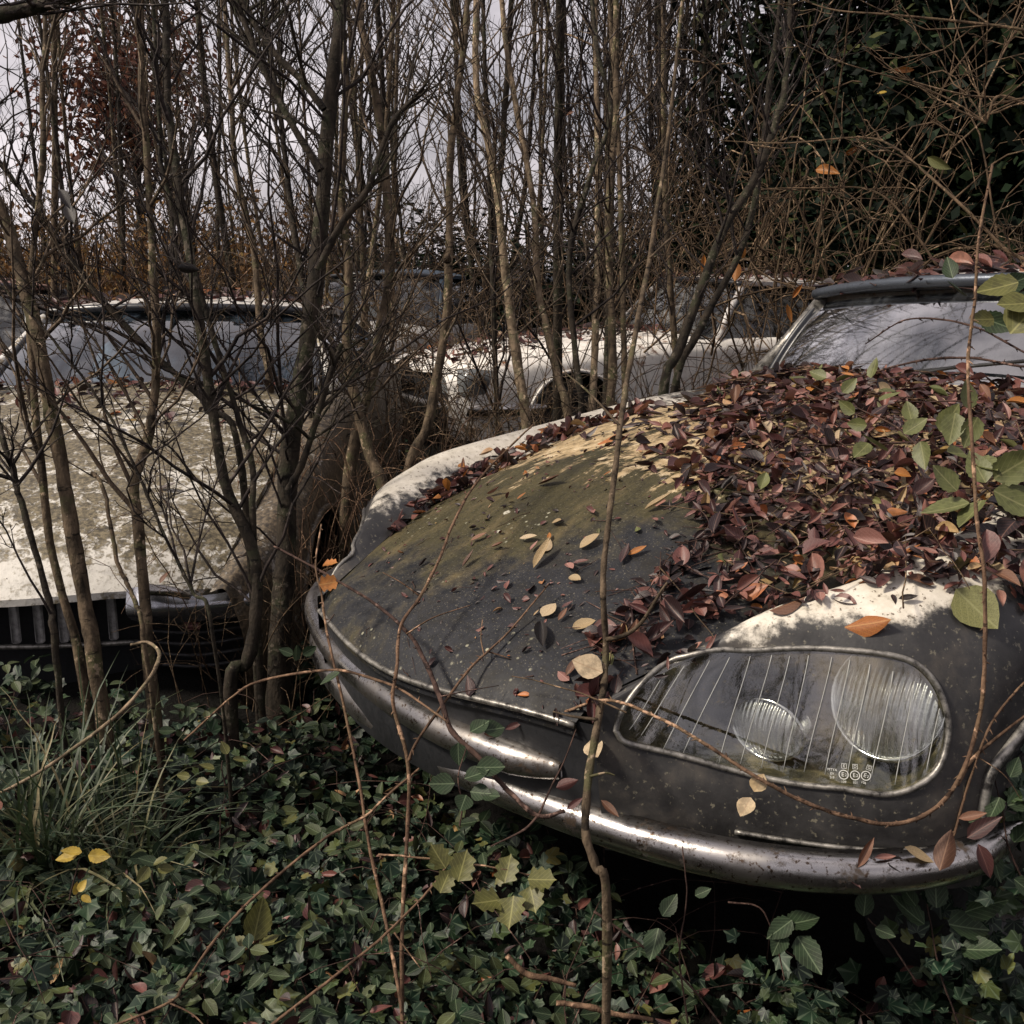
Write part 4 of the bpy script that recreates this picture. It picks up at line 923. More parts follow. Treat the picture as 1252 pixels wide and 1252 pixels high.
for i, (x, y, sc) in enumerate([(2.3, 7.4, 1.4), (3.2, 7.2, 1.2), (4.1, 7.2, 1.2), (2.3, 8.4, 2.0), (1.8, 8.6, 2.1), (3.0, 6.6, 1.0), (2.1, 7.9, 2.4), (1.6, 8.4, 2.0)]):
    r_ = copy_thing(tps[[0, 2, 1][i % 3]], 'tall tangle of dry vine climbing in front of the dark evergreens', 'dry vines before the evergreens')
    r_.location = (x, y, float(ground_z(x, y))); r_.rotation_euler = (0, 0, rt.uniform(0, 6.28)); r_.scale = (sc*.8, sc*.8, sc)

# ------------------------------------------------------------------ leaves
def leaf_tmpl(w=.5, curl=.2, fold=.25, lobes=None, n=7, twist=0.):
    """blade of unit length: rows x 3 (5 for lobed), UV across/along"""
    y = np.linspace(0, 1, n); hw = w*.5*np.sin(pi*np.clip(y, .001, .999)**.8)**.85
    if lobes is not None: hw = w*.5*np.interp(y, np.linspace(0, 1, len(lobes)), lobes)
    V, U = [], []
    for yy, h in zip(y, hw):
        z0 = curl*(yy**2)*.6
        for k in (-1, -.5, 0, .5, 1):
            V.append((h*k, yy, z0+fold*h*abs(k)**1.3+twist*k*h*yy)); U.append((.5+k*h/w, yy))
    return np.array(V), grid_faces(n, 5), np.array(U)
def ivy_tmpl(v=0):
    th = np.array([0, .28, .55, .8, 1.05, 1.4, 1.75, 2.15, 2.55, 2.95])
    r = np.array([.68, .55, .44, .50, .56, .43, .37, .42, .36, .2])*(1+.10*np.sin(np.arange(10)*3.7+v))
    x = np.sin(th)*r; y = np.cos(th)*r+.30
    xs = np.concatenate([x, -x[:0:-1]]); ys = np.concatenate([y, y[:0:-1]])
    V = [(0, .28, 0)]+[(a, b, .22*abs(a)-.12*(b-.28)**2) for a, b in zip(xs, ys)]
    n = len(xs); Fc = np.array([(0, 1+(i+1) % n, 1+i) for i in range(n)])
    V = np.array(V); return V, Fc, np.c_[V[:, 0]*.8+.5, np.clip(V[:, 1], 0, 1)]
def cloud(tm, pos, nrm, size, rng, tang=None):
    V0, F0, U0 = tm; n = len(pos); nrm = unit(np.asarray(nrm, float))
    t = rng.normal(0, 1, (n, 3)) if tang is None else tang
    t = unit(t-nrm*(t*nrm).sum(1, keepdims=True)); b = np.cross(t, nrm)
    size = np.broadcast_to(size, n)
    V = pos[:, None]+size[:, None, None]*(V0[None, :, :1]*b[:, None]+(V0[None, :, 1:2]-.4)*t[:, None]+V0[None, :, 2:]*nrm[:, None])
    Fc = (F0[None]+(np.arange(n)*len(V0))[:, None, None]).reshape(-1, F0.shape[1])
    return V.reshape(-1, 3), Fc, np.tile(U0, (n, 1))
def multi(tms, pos, nrm, size, rng, tang=None):
    k = rng.integers(0, len(tms), len(pos)); size = np.broadcast_to(size, len(pos)); Vs, Fs, Us, off = [], [], [], 0
    for i, tm in enumerate(tms):
        m_ = k == i
        if not m_.any(): continue
        V, f, u = cloud(tm, pos[m_], nrm[m_], size[m_], rng, None if tang is None else tang[m_]); Vs.append(V); Fs.append(f+off); Us.append(u); off += len(V)
    return np.vstack(Vs), np.vstack(Fs), np.vstack(Us)
rl = np.random.default_rng(5)
DT = [leaf_tmpl(.36, .35, .5), leaf_tmpl(.42, -.3, .6), leaf_tmpl(.30, .6, .9), leaf_tmpl(.5, .15, -.5), leaf_tmpl(.38, -.5, .3, twist=.8), leaf_tmpl(.34, .2, 1.2, twist=-.6), leaf_tmpl(.62, .5, .7), leaf_tmpl(.72, -.35, .5), leaf_tmpl(.5, .9, 1.4, twist=1.1)]

# shrubs and distant trees
def crown(rng, n, rad, tm, size, flat=1., hollow=.35, clumps=30):
    c = rng.normal(0, 1, (clumps, 3)); c = unit(c)*rng.uniform(hollow, 1, (clumps, 1))*rad
    k = rng.integers(0, clumps, n); p = c[k]+rng.normal(0, 1, (n, 3))*np.array(rad)*.17
    return cloud(tm, p, unit(p/np.array(rad))*.6+rng.normal(0, .6, (n, 3))+[0, 0, .5], rng.uniform(.6, 1.3, n)*size, rng)
SMALL = (np.array([(-.28, .4, .05), (0, 0, 0), (.28, .4, .05), (0, 1, .1)]), np.array([(0, 1, 2, 3)]), np.array([(0, .4), (.5, 0), (1, .4), (.5, 1.)]))
ev = []
for k in range(3):
    root = thing('evergreen_tree', 'dark evergreen tree in the shadowed mass at upper right', 'tree', (0, 0, -50), group='dark evergreens at upper right')
    n = 16; t = np.linspace(0, 1, n); path = np.c_[.15*np.sin(t*3+k), .1*np.cos(t*2+k), t*5.2]
    V, Fc = knobbly(path, .09*(1-t)+.02, rt); mesh('trunk', V, Fc, BARK_DARK, root)
    parts = []
    V, f, u = crown(rl, 5200, (1.15, 1.15, 2.6), SMALL, .13, hollow=.2, clumps=70); mesh('crown', V+[0, 0, 2.9], f, EVER, root, uv=u); ev.append(root)
eu = [False]*3
for i, (x, y, sc) in enumerate([(4.6, 9.0, 1.1), (3.6, 9.8, 1.15), (5.8, 8.6, 1.2), (4.8, 10.6, 1.3), (2.9, 11.2, 1.05), (6.6, 10, 1.3), (4.2, 8.1, .9), (5.3, 7.4, .95), (3.2, 9.4, .72), (2.2, 10.2, .55), (2.55, 9.7, .85), (3.0, 8.9, .8), (3.9, 8.9, 1.05)]):
    r_ = ev[i % 3] if not eu[i % 3] else copy_thing(ev[i % 3]); eu[i % 3] = True
    r_.location = (x, y, -.05); r_.rotation_euler = (0, 0, rt.uniform(0, 6.28)); r_.scale = (sc,)*3
for x, y, sc in ((-.7, 11, .5), (.1, 10.4, .5), (.9, 10.2, .55), (1.6, 9.8, .6), (2.3, 9.6, .7), (-1.6, 11.6, .45), (2.9, 9.0, .6)):
    r_ = copy_thing(ev[int(x*7) % 3], 'low dark evergreen bush behind the rusty white car', 'low dark bushes behind the rusty car'); r_.location = (x, y, -.05); r_.rotation_euler = (0, 0, x*5); r_.scale = (sc*1.2, sc*1.2, sc*.68)
for x, y, sc in ((-6.5, -4.5, 1.0), (-5.0, -6.2, 1.1), (-3, -7.2, 1.0), (-1, -7.6, 1.15), (1, -7.2, 1.0), (3, -7.2, 1.1), (5, -6, 1.1), (6.2, -4, 1.1), (7, -1.6, 1.2), (7.4, 1.2, 1.2), (-8, -2, 1.1)):  # ring of unseen evergreens, added behind the camera to darken front faces
    r_ = copy_thing(ev[0], 'unseen dark evergreen tree added behind the camera to cut frontal light', 'unseen evergreens added to cut frontal light'); r_.location = (x, y, -.05); r_.scale = (sc*.8, sc*.8, sc*.5)
sh_ = []
for k in range(3):
    root = thing('thicket_shrub', 'brown autumn shrub in the thicket behind the left white car', 'shrub', (0, 0, -50), group='brown shrubs behind the left car')
    nn = 60; a = rl.uniform(0, 2*pi, nn); K = 9; s = np.linspace(0, 1, K); ln = rl.uniform(.9, 2.1, nn); sp = rl.uniform(.1, .55, nn)
    pts = np.stack([(rl.normal(0, .35, nn))[:, None]+np.cos(a)[:, None]*(sp*ln)[:, None]*s, (rl.normal(0, .35, nn))[:, None]+np.sin(a)[:, None]*(sp*ln)[:, None]*s, ln[:, None]*s], -1)+rl.normal(0, .02, (nn, K, 3)).cumsum(1)
    a1 = tubes(pts, .007*(1-s)[None]+.003+0*ln[:, None], 4); parts = [(a1[0], [a1[1]])]
    for p_ in pts: parts.append(limb_set(p_, np.full(K, .006), 7, .55, rl, .2, (.1, 1.2), 3, .004, .0026))
    V, Fc = join(parts); mesh('stems', V, Fc, [TWIG, VINE, TWIG][k], root)
    kk = rl.integers(0, nn, 4200); ss = rl.uniform(.2, 1, 4200); p = pts[kk, (ss*(K-1)).astype(int)]+rl.normal(0, .17, (4200, 3))
    V, f, u = cloud(SMALL, p, rl.normal(0, 1, (4200, 3)), rl.uniform(.035, .085, 4200), rl); mesh('foliage', V, f, THICK, root, uv=u); sh_.append(root)
su_ = [False]*3
for i, (x, y, sc) in enumerate([(-5.2, 11, 1.0), (-4.2, 11.5, 1.0), (-3.3, 11.8, 1.05), (-2.4, 12, 1.05), (-1.4, 12.4, 1.0), (-4.7, 9.2, .85), (-3.6, 9.8, .85), (-2.9, 9.6, .8), (-.5, 13, .65), (.6, 13, .6), (-5.8, 9.8, 1.), (-2.0, 10.8, .7), (1.6, 13, .7)]):
    r_ = sh_[i % 3] if not su_[i % 3] else copy_thing(sh_[i % 3]); su_[i % 3] = True
    r_.location = (x, y, 0); r_.rotation_euler = (0, 0, rt.uniform(0, 6.28)); r_.scale = (sc,)*3
rr_ = thing('russet_tree', 'tree still holding russet leaves against the pale sky at upper left', 'tree', (-4.9, 14.6, 0))
n = 16; t = np.linspace(0, 1, n); path = np.c_[.1*np.sin(t*4), 0*t, t*4.8]; V, Fc = knobbly(path, .07*(1-t)+.015, rt); mesh('trunk', V, Fc, BARK_DARK, rr_)
V, Fc = limb_set(path, .07*(1-t)+.015, 60, 1.6, rt, .3, (.3, 1.1), 6, .02, .004); mesh('branches', V, Fc, TWIG_DARK, rr_)
V, f, u = crown(rl, 3800, (1.15, 1.15, 1.5), SMALL, .11, hollow=.1, clumps=60); mesh('crown', V+[0, 0, 3.5], f, RUSSET, rr_, uv=u)
wd_ = []
for x in np.arange(-34, 36, 1.5):
    y = 26+rl.uniform(-4, 8); hh = rl.uniform(1.7, 2.5)
    nn = 60; K = 6; s = np.linspace(0, 1, K); b = np.c_[x+rl.normal(0, .9, nn), y+rl.normal(0, 1., nn)]; ln = hh*rl.uniform(.4, 1.1, nn)
    pts = np.stack([b[:, :1]+rl.normal(0, .25, (nn, 1))*s, b[:, 1:]+0*s, ln[:, None]*s], -1); a1 = tubes(pts, .035*(1-s)[None]+.008+0*ln[:, None], 3); wd_.append((a1[0], [a1[1]]))
V, Fc = join(wd_); tag(mesh('far_wood', V, Fc, TWIG), kind='stuff')
# ------------------------------------------------------------------ ground cover
CAMV0 = lambda p: unit(np.array([0, 0, CH])-p)
IT = [ivy_tmpl(v) for v in (0, 1.3, 2.9)]
def scatter(n, xr, yr, rng, near=.55):
    out = []
    while len(out) < n:
        y = rng.uniform(0, 1, 4000)**1.3*(yr[1]-yr[0])+yr[0]; x = rng.uniform(-1, 1, 4000)*(.62*y+.35)
        x = np.where((x > xr[0]) & (x < xr[1]), x, np.nan); q = np.c_[x, y]; q = q[~np.isnan(x)]
        l = to_local(np.c_[q, np.full(len(q), .4)]); ok = ~((np.abs(l[:, 0]) < .93) & (l[:, 1] > .33+.45*l[:, 0]**2) & (l[:, 1] < 4.8))
        l = to_local(np.c_[q, np.full(len(q), .4)], LM); ok &= ~((np.abs(l[:, 0]) < .85) & (l[:, 1] > -.12) & (l[:, 1] < 4.3))
        l = to_local(np.c_[q, np.full(len(q), .4)], basis(MC)); ok &= ~((np.abs(l[:, 0]) < .80) & (l[:, 1] > .0) & (l[:, 1] < 4.3))
        out.extend(q[ok])
    return np.array(out[:n])
def lumps(q): return .5+.5*np.sin(q[:, 0]*5.1+1.3*np.sin(q[:, 1]*4.2))*np.cos(q[:, 1]*5.7+np.sin(q[:, 0]*3))
def cover(n, xr, yr, hgt, rng, size, tms, matl, name, dens=0.):
    q = scatter(n, xr, yr, rng); lu = lumps(q)
    keep_ = rng.random(len(q)) > dens*(1-lu); q, lu = q[keep_], lu[keep_]
    z = ground_z(q[:, 0], q[:, 1])+hgt*(.25+.75*lu)*rng.uniform(.25, 1, len(q)); p = np.c_[q, z]
    nr = rng.normal(0, .7, (len(q), 3))+[0, -.35, .9]
    V, f, u = multi(tms, p, nr, rng.uniform(size[0], size[1], len(q)), rng)
    return tag(mesh(name, V, f, matl, uv=u), kind='stuff')
cover(13500, (-9, 9), (1.15, 3.4), .20, rl, (.017, .047), IT, IVY, 'ivy_cover', .6)
cover(5200, (-9, 9), (3.0, 10), .24, rl, (.05, .10), IT, IVY, 'ivy_cover')
cover(1900, (-9, 9), (1.15, 3.6), .20, rl, (.025, .055), DT, DEAD, 'leaf_litter')
cover(2600, (-9, 9), (3.4, 11), .05, rl, (.06, .11), DT, DEAD, 'leaf_litter')
OV = [leaf_tmpl(.62, .2, .3), leaf_tmpl(.55, -.2, .4)]
def trifoliate(q, z, rng, s, lean=.35):
    """three ovate leaflets per sprig"""
    n = len(q); c = np.c_[q, z]; nr = rng.normal(0, lean, (n, 3))+[0, -.35, 1]; a0 = rng.uniform(0, 2*pi, n); P_, N_, T_ = [], [], []
    for k in range(3):
        a = a0+k*2.09; t = np.c_[np.cos(a), np.sin(a), np.full(n, .15)]; P_.append(c+t*s[:, None]*.5); N_.append(nr+t*.25); T_.append(t)
    return np.vstack(P_), np.vstack(N_), np.vstack(T_), np.tile(s, 3)
q = scatter(800, (-9, 9), (1.2, 3.4), rl); z = ground_z(q[:, 0], q[:, 1])+.22*(.3+.7*lumps(q))*rl.uniform(.6, 1.1, len(q))
p, nn_, tt_, ss_ = trifoliate(q, z, rl, rl.uniform(.025, .045, len(q))); V, f, u = multi(OV, p, nn_, ss_, rl, tt_); tag(mesh('bramble_cover', V, f, GRLEAF, uv=u), kind='stuff')
# stalks and dead stems threading the ivy
q = scatter(420, (-9, 9), (1.15, 3.2), rl); K = 7; s = np.linspace(0, 1, K); a = rl.uniform(0, 2*pi, len(q)); ln = rl.uniform(.15, .5, len(q))
pts = np.stack([q[:, :1]+np.cos(a)[:, None]*ln[:, None]*s, q[:, 1:]+np.sin(a)[:, None]*ln[:, None]*s, ground_z(q[:, 0], q[:, 1])[:, None]+.03+(.16*rl.random(len(q)))[:, None]*np.sin(pi*s*.8)[None]], -1)+rl.normal(0, .006, (len(q), K, 3)).cumsum(1)
V, Fq = tubes(pts, .0016*(1-.6*s)[None]+0*ln[:, None], 4); tag(mesh('dead_stems', V, [Fq], BRAMBLE_DK), kind='stuff')

# grass tufts
def tuft(label, px, d, n, L, sp, rng, group=None, stand=.4):
    p0 = P(*px, d); p0[2] = ground_z(p0[0], p0[1])+.02
    a = rng.uniform(0, 2*pi, n); K = 10; s = np.linspace(0, 1, K); ln = L*rng.uniform(.45, 1, n); o = rng.uniform(stand, 1, n)*sp
    base = rng.normal(0, .03, (n, 2)); d2 = np.c_[np.cos(a), np.sin(a)]
    hx = (o*ln)[:, None]*s[None]**1.5; hz = ln[:, None]*(s[None]*np.sqrt(1-np.minimum(o, .9)**2)[:, None]-(o*.55)[:, None]*s[None]**2.6)
    C = np.stack([base[:, :1]+d2[:, :1]*hx, base[:, 1:]+d2[:, 1:]*hx, hz], -1)+rng.normal(0, .004, (n, K, 3)).cumsum(1)
    w = .0036*(1-s**2)[None, :, None]*rng.uniform(.6, 1.2, (n, 1, 1))+.0002; sd = np.stack([-d2[:, 1], d2[:, 0], 0*a], -1)[:, None]
    V = np.stack([C-sd*w, C+[0, 0, -.001], C+sd*w], 2).reshape(n, -1, 3); Fg = (grid_faces(K, 3)[None]+(np.arange(n)*K*3)[:, None, None]).reshape(-1, 4)
    o_ = tag(mesh('grass_tuft', V.reshape(-1, 3), Fg, GRASSM), label, 'grass', group); o_.location = tuple(p0); return o_
tuft('broad tuft of arching grass at the left edge below the empty grille', (45, 985), 2.2, 150, .62, .9, rl)
tuft('dense grass tuft right of the broad one, beneath the slim stems', (140, 960), 2.2, 130, .48, .95, rl)
tuft('low grass tuft hanging forward over the ivy', (165, 1020), 2.05, 70, .34, 1.0, rl)
tuft('few tall upright grass blades in front of the empty grille', (135, 925), 2.32, 14, .52, .35, rl, stand=.1)

# ------------------------------------------------------------------ loose leaves on the dark car
hs, ht_ = np.meshgrid(np.linspace(-.995, .995, 150), np.linspace(.003, 1, 220), indexing='ij'); hp = hood(hs.ravel(), ht_.ravel())
e = 1e-3; hn = np.cross(hood(np.clip(hs.ravel()+e, -1, 1), ht_.ravel())-hood(hs.ravel()-e, ht_.ravel()), hood(hs.ravel(), ht_.ravel()+e)-hood(hs.ravel(), ht_.ravel()-e))
fa, fb = np.meshgrid(np.linspace(.05, 7.9, 260), np.linspace(0, 2.1, 60), indexing='ij'); fp_ = fen(fa.ravel(), fb.ravel()); fn_ = fen_n(fa.ravel(), fb.ravel())
SP_ = np.vstack([hp, fp_, mir(fp_)]); SN_ = unit(np.vstack([hn, fn_, mir(fn_)])); SN_ *= np.sign(SN_[:, 2:3]+1e-6)
SID = np.concatenate([np.zeros(len(hp)), np.ones(len(fp_)), np.full(len(fp_), 2)])
SWp = to_world(SP_); SWn = unit(SN_@DSM[:3, :3].T); SPX = project(SWp)
def at_px(x, y):
    d = np.hypot(SPX[:, 0]-x, SPX[:, 1]-y); c = np.where(d < d.min()+2.5)[0]; k = c[SPX[c, 2].argmin()]; return SWp[k], SWn[k]
def in_poly(poly): return inside(np.array(poly, float), SPX[:, 0], SPX[:, 1])
PILE = [(880, 486), (940, 462), (1100, 470), (1400, 500), (1500, 760), (1330, 735), (1252, 728), (1200, 722), (1110, 712), (1010, 716), (950, 742), (900, 756), (850, 770), (800, 800), (735, 860), (690, 905), (672, 885), (730, 815), (790, 762), (860, 725), (905, 690), (862, 655), (850, 610), (872, 560), (858, 520)]
BAND_L = [(462, 672), (500, 628), (560, 580), (640, 545), (700, 522), (760, 508), (880, 486), (900, 500), (800, 525), (720, 545), (640, 585), (560, 622), (510, 650), (480, 680)]
rp = np.random.default_rng(21)
def pick(mask, n, wts=None):
    # even density per area: pick triangles by area proxy (bin samples in world cells)
    k = np.where(mask)[0]; cell = np.round(SWp[k]/.02).astype(int); _, inv_, cnt = np.unique(cell, axis=0, return_inverse=True, return_counts=True)
    w = 1/cnt[inv_.ravel()]
    if wts is not None: w = w*wts[k]
    return rp.choice(k, n, p=w/w.sum())
def litter(idx, lift, size, matl, name='leaf_litter', tilt=.5):
    p = SWp[idx]+SWn[idx]*lift[:, None]+rp.normal(0, .006, (len(idx), 3)); nr = SWn[idx]+rp.normal(0, tilt, (len(idx), 3))
    V, f, u = multi(DT, p, nr, rp.uniform(*size, len(idx)), rp); return tag(mesh(name, V, f, matl, uv=u), kind='stuff')
pm = in_poly(PILE) & (SID < 2); depthw = sst(.0, .35, SP_[:, 1]-.35+.5*np.maximum(SP_[:, 0], 0))
k = pick(pm, 5200, .35+depthw); litter(k, rp.uniform(0, 1, len(k))**1.2*(.010+.022*depthw[k]), (.013, .038), DEAD, tilt=.34); k = pick(pm, 1300, .35+depthw); litter(k, rp.uniform(.2, 1, len(k))*(.012+.026*depthw[k]), (.034, .056), DEAD, tilt=.45)
bm = in_poly(BAND_L) & ((SID == 2) | (SP_[:, 0] < -.5)) & (np.abs(np.abs(SP_[:, 0])-us(SP_[:, 1])) < .07)
k = pick(bm, 330); litter(k, rp.uniform(.0, .022, len(k)), (.022, .05), DEAD)
# thin fringe, crumbs and twigs round the drift
FR = [(835, 500), (868, 486), (900, 560), (900, 700), (1000, 725), (1260, 735), (1252, 760), (1100, 735), (1000, 735), (930, 768), (840, 800), (770, 860), (700, 905), (670, 880), (700, 820), (745, 760), (790, 700), (800, 640), (790, 560)]
fm = in_poly(FR) & (SID < 2); k = pick(fm, 420); k = k[rp.random(len(k)) < np.clip(.25+.9*np.sin(SWp[k, 0]*29)*np.sin(SWp[k, 1]*31+1), .08, 1)]; litter(k, rp.uniform(0, .008, len(k)), (.02, .05), DEAD, tilt=.3)
k = pick((SID < 2) & in_poly([(450, 690), (560, 600), (700, 540), (860, 500), (900, 700), (850, 780), (720, 860), (640, 870), (520, 820)]), 420)
p = SWp[k]+SWn[k]*.0015; V, f, u = multi(DT, p, SWn[k]+rp.normal(0, .15, (len(k), 3)), rp.uniform(.004, .016, len(k))*rp.choice([.7, 1, 1.5], len(k)), rp); tag(mesh('leaf_crumbs', V, f, DEAD, uv=u), kind='stuff')
def bits(idx, ln, r, lift, matl):
    n = len(idx); K = 6; s = np.linspace(-.5, .5, K); t = rp.normal(0, 1, (n, 3)); t = unit(t-SWn[idx]*(t*SWn[idx]).sum(1, keepdims=True)); L = rp.uniform(*ln, n)
    q = (SWp[idx]+SWn[idx]*lift[:, None])[:, None]+t[:, None]*(L[:, None]*s)[..., None]+rp.normal(0, .0025, (n, K, 3)).cumsum(1)
    V, Fq = tubes(q, r*(1-.5*(s+.5))[None]*rp.uniform(.5, 1.3, (n, 1)), 4); tag(mesh('fallen_twigs', V, [Fq], matl), kind='stuff')
bits(pick(pm, 150), (.05, .3), .0016, rp.uniform(.01, .05, 150), VINE); bits(pick(pm, 130), (.06, .35), .0018, rp.uniform(.01, .05, 130), BRAMBLE_DK); bits(pick((SID == 0) & (SPX[:, 0] < 860), 46), (.02, .12), .0011, rp.uniform(.001, .004, 46), BRAMBLE_DK)
seam = (SID < 2) & in_poly([(705, 800), (740, 770), (865, 655), (880, 670), (760, 790), (715, 820)]); bits(pick(seam, 26), (.06, .2), .002, rp.uniform(.002, .008, 26), BRAMBLE_DK); k = pick(seam, 70); litter(k, rp.uniform(0, .008, 70), (.02, .045), DEAD, tilt=.3)
crest = (SID == 0) & in_poly([(700, 535), (850, 492), (960, 470), (870, 640), (840, 600), (800, 560)])
k = pick(crest, 230); litter(k, rp.uniform(.0, .008, len(k)), (.03, .06), DEAD, tilt=.25)
# individual leaves: meshes shared per shape and colour
LD = {}
def leaf_obj(pos, nrm, size, colr, label, group=None, shape=None, rng=rp, tang=None, tilt=.22, cat='leaf'):
    sh__ = rng.integers(0, len(DT)) if shape is None else shape
    if (sh__, colr) not in LD:
        V, f, u = DT[sh__] if not isinstance(sh__, str) else SHAPES[sh__]
        o = mesh('fallen_leaf', V-[0, .4, 0], [f], DEAD1[colr], uv=u); LD[sh__, colr] = o.data; bpy.data.objects.remove(o)
    o = bpy.data.objects.new('fallen_leaf', LD[sh__, colr]); COL.objects.link(o)
    n = unit(np.asarray(nrm)+rng.normal(0, tilt, 3)); t = rng.normal(0, 1, 3) if tang is None else np.asarray(tang, float); t = unit(t-n*(t@n)); b = np.cross(t, n)
    M = np.eye(4); M[:3, 0] = b*size; M[:3, 1] = t*size; M[:3, 2] = n*size; M[:3, 3] = np.asarray(pos)+np.asarray(nrm)*.006
    o.matrix_world = Matrix(M.tolist()); return tag(o, label, cat, group)
SHAPES = {'round': leaf_tmpl(.85, .15, .2), 'palm': leaf_tmpl(.62, .25, .4, lobes=[.1, .5, .74, .86, .95, .98, 1., .9, .82, .7, .55, .3, .05], n=13)}
def pxdir(x, y, ang):
    """tangent on the car surface whose picture direction is ang degrees (0 right, 90 up)"""
    a = math.radians(ang); p0, _ = at_px(x, y); p1, _ = at_px(x+14*math.cos(a), y-14*math.sin(a)); return p1-p0
HAND = [ # px, size m, colour, shape, picture angle, label
 (668, 592, .085, 'brown', 0, 5, 'large curled reddish-brown leaf high on the bare olive bonnet'),
 (605, 604, .06, 'pink', 2, 10, 'narrow pinkish leaf left of the large curled leaf, near the far gutter'),
 (640, 579, .03, 'orange', 3, 60, 'tiny orange-brown leaf above the narrow pinkish one'),
 (635, 610, .03, 'orange', 0, 30, 'tiny rusty leaf under the large curled leaf'),
 (583, 660, .045, 'brown', 0, 30, 'small brown leaf in the middle of the olive film'),
 (605, 670, .045, 'brown', 2, 5, 'dull brown flake right beside the small brown leaf'),
 (573, 687, .05, 'brown', 2, 35, 'chewed tan leaf low on the olive bonnet'),
 (680, 641, .048, 'cream', 0, -15, 'cream leaf right of the bonnet\'s centre, topmost of the pale group'),
 (645, 662, .055, 'cream', 0, 10, 'cream leaf at the left end of the pale group'),
 (651, 669, .035, 'pink', 0, 40, 'small mauve leaf tucked under the leftmost cream leaf'),
 (668, 669, .05, 'cream', 3, 55, 'broad cream leaf standing between two others in the pale group'),
 (662, 685, .085, 'cream', 2, 35, 'long cream leaf slanting below the pale group'),
 (670, 658, .03, 'orange', 0, 70, 'small tan leaf at the head of the pale group'),
 (697, 693, .055, 'pink', 0, -60, 'pink leaf right of the long cream leaf'),
 (708, 690, .04, 'maroon', 0, 0, 'dark red leaf touching the pink one'),
 (719, 665, .055, 'cream', 'palm', 20, 'ragged tan leaf close left of the sapling'),
 (724, 627, .035, 'pink', 0, -65, 'small rosy leaf left of the sapling above the ragged one'),
 (646, 720, .05, 'maroon', 4, 60, 'dark curled leaf below the long cream leaf'),
 (672, 748, .045, 'cream', 'round', 45, 'oval white leaf skeleton lying flat on the slate paint'),
 (694, 741, .03, 'maroon', 0, 30, 'small maroon leaf right of the oval white one'),
 (688, 757, .035, 'brown', 0, 60, 'small brown leaf below the oval white one'),
 (712, 768, .05, 'cream', 'palm', 30, 'torn white leaf fragment left of the sapling'),
 (663, 779, .08, 'black', 5, 85, 'shrivelled black-brown leaf hanging on the lower slate paint'),
 (703, 711, .035, 'cream', 'palm', 0, 'lichen-pale leaf scrap just left of the sapling'),
 (802, 618, .075, 'cream', 2, 5, 'long tan leaf right of the sapling near the drift'),
 (828, 613, .04, 'pink', 0, 40, 'pale pink leaf right of the long tan leaf'),
 (801, 637, .04, 'pink', 0, -70, 'small pink leaf below the long tan leaf'),
 (779, 648, .03, 'green', 3, -60, 'little green leaf alone right of the sapling'),
 (841, 595, .03, 'orange', 0, -50, 'small golden leaf at the edge of the drift on the crest'),
 (845, 572, .045, 'pink', 0, -40, 'rosy leaf at the upper edge of the drift'),
 (741, 581, .03, 'orange', 0, 0, 'tiny orange leaf on the ochre crest beside the sapling'),
 (765, 683, .06, 'maroon', 0, 70, 'dark red leaf standing on the bonnet right of the sapling'),
 (778, 676, .045, 'orange', 0, 30, 'rust-orange leaf near the dark red one right of the sapling'),
 (572, 838, .05, 'maroon', 3, 80, 'wine-red leaf at the bonnet\'s lower lip'),
 (655, 872, .045, 'cream', 'palm', 60, 'pale crumpled leaf at the foot of the bonnet lip'),
 (690, 825, .04, 'pink', 3, -50, 'bronze pink leaf low on the bonnet beside the seam'),
 (700, 820, .05, 'brown', 0, 45, 'red-brown leaf leaning over the bronze pink one'),
 (1003, 733, .05, 'pink', 0, -80, 'pinkish leaf hanging over the cream fender\'s edge'),
 (1054, 765, .085, 'orange', 3, 15, 'russet leaf lying alone on the cream fender'),
 (960, 742, .075, 'brown', 3, 20, 'large rust-brown leaf at the drift\'s lower edge above the headlamp'),
 (926, 745, .05, 'orange', 0, 20, 'orange leaf left of the large rust-brown one'),
 (975, 688, .06, 'orange', 0, -60, 'bright amber leaf in the lower drift'),
 (1105, 684, .07, 'orange', 0, 10, 'vivid orange leaf in the right part of the drift'),
 (1020, 660, .07, 'pink', 0, 20, 'large salmon leaf in the middle of the drift'),
 (1125, 712, .06, 'brown', 1, -5, 'brown leaf lying flat on top of the cream fender'),
 (1110, 732, .035, 'black', 0, 0, 'small black leaf stuck on the cream fender'),
 (940, 680, .06, 'pink', 0, 10, 'pale rose leaf where the drift thins to slate paint'),
 (893, 708, .05, 'pink', 0, 0, 'pale rose leaf alone on slate paint left of the drift'),
 (1190, 740, .10, 'green', 'round', -50, 'big olive leaf leaning against the stem on the cream fender'),
 (1215, 700, .09, 'cream', 0, -45, 'long beige leaf at the right end of the drift'),
]
for x, y, sz, c_, shp, ang, lab in HAND:
    p_, n_ = at_px(x, y); leaf_obj(p_, n_, sz*.82, c_, lab, None, shp, tang=pxdir(x, y, ang), tilt=.12)
cols = ['maroon']*7+['brown']*6+['pink']*5+['orange']*4+['black']*4+['green']*2+['cream']*2
k = pick(pm & (SPX[:, 0] < 1250), 175, .35+depthw)
cname = dict(maroon='maroon', brown='brown', pink='pinkish', orange='orange', black='blackened', green='olive green', cream='pale cream')
for i in k:
    c_ = cols[rp.integers(len(cols))]
    leaf_obj(SWp[i]+SWn[i]*(.010+.024*depthw[i]), SWn[i], rp.uniform(.028, .054), c_, f'{cname[c_]} dead leaf in the deep drift on the dark bonnet', f'{cname[c_]} leaves in the bonnet drift', tilt=.4)
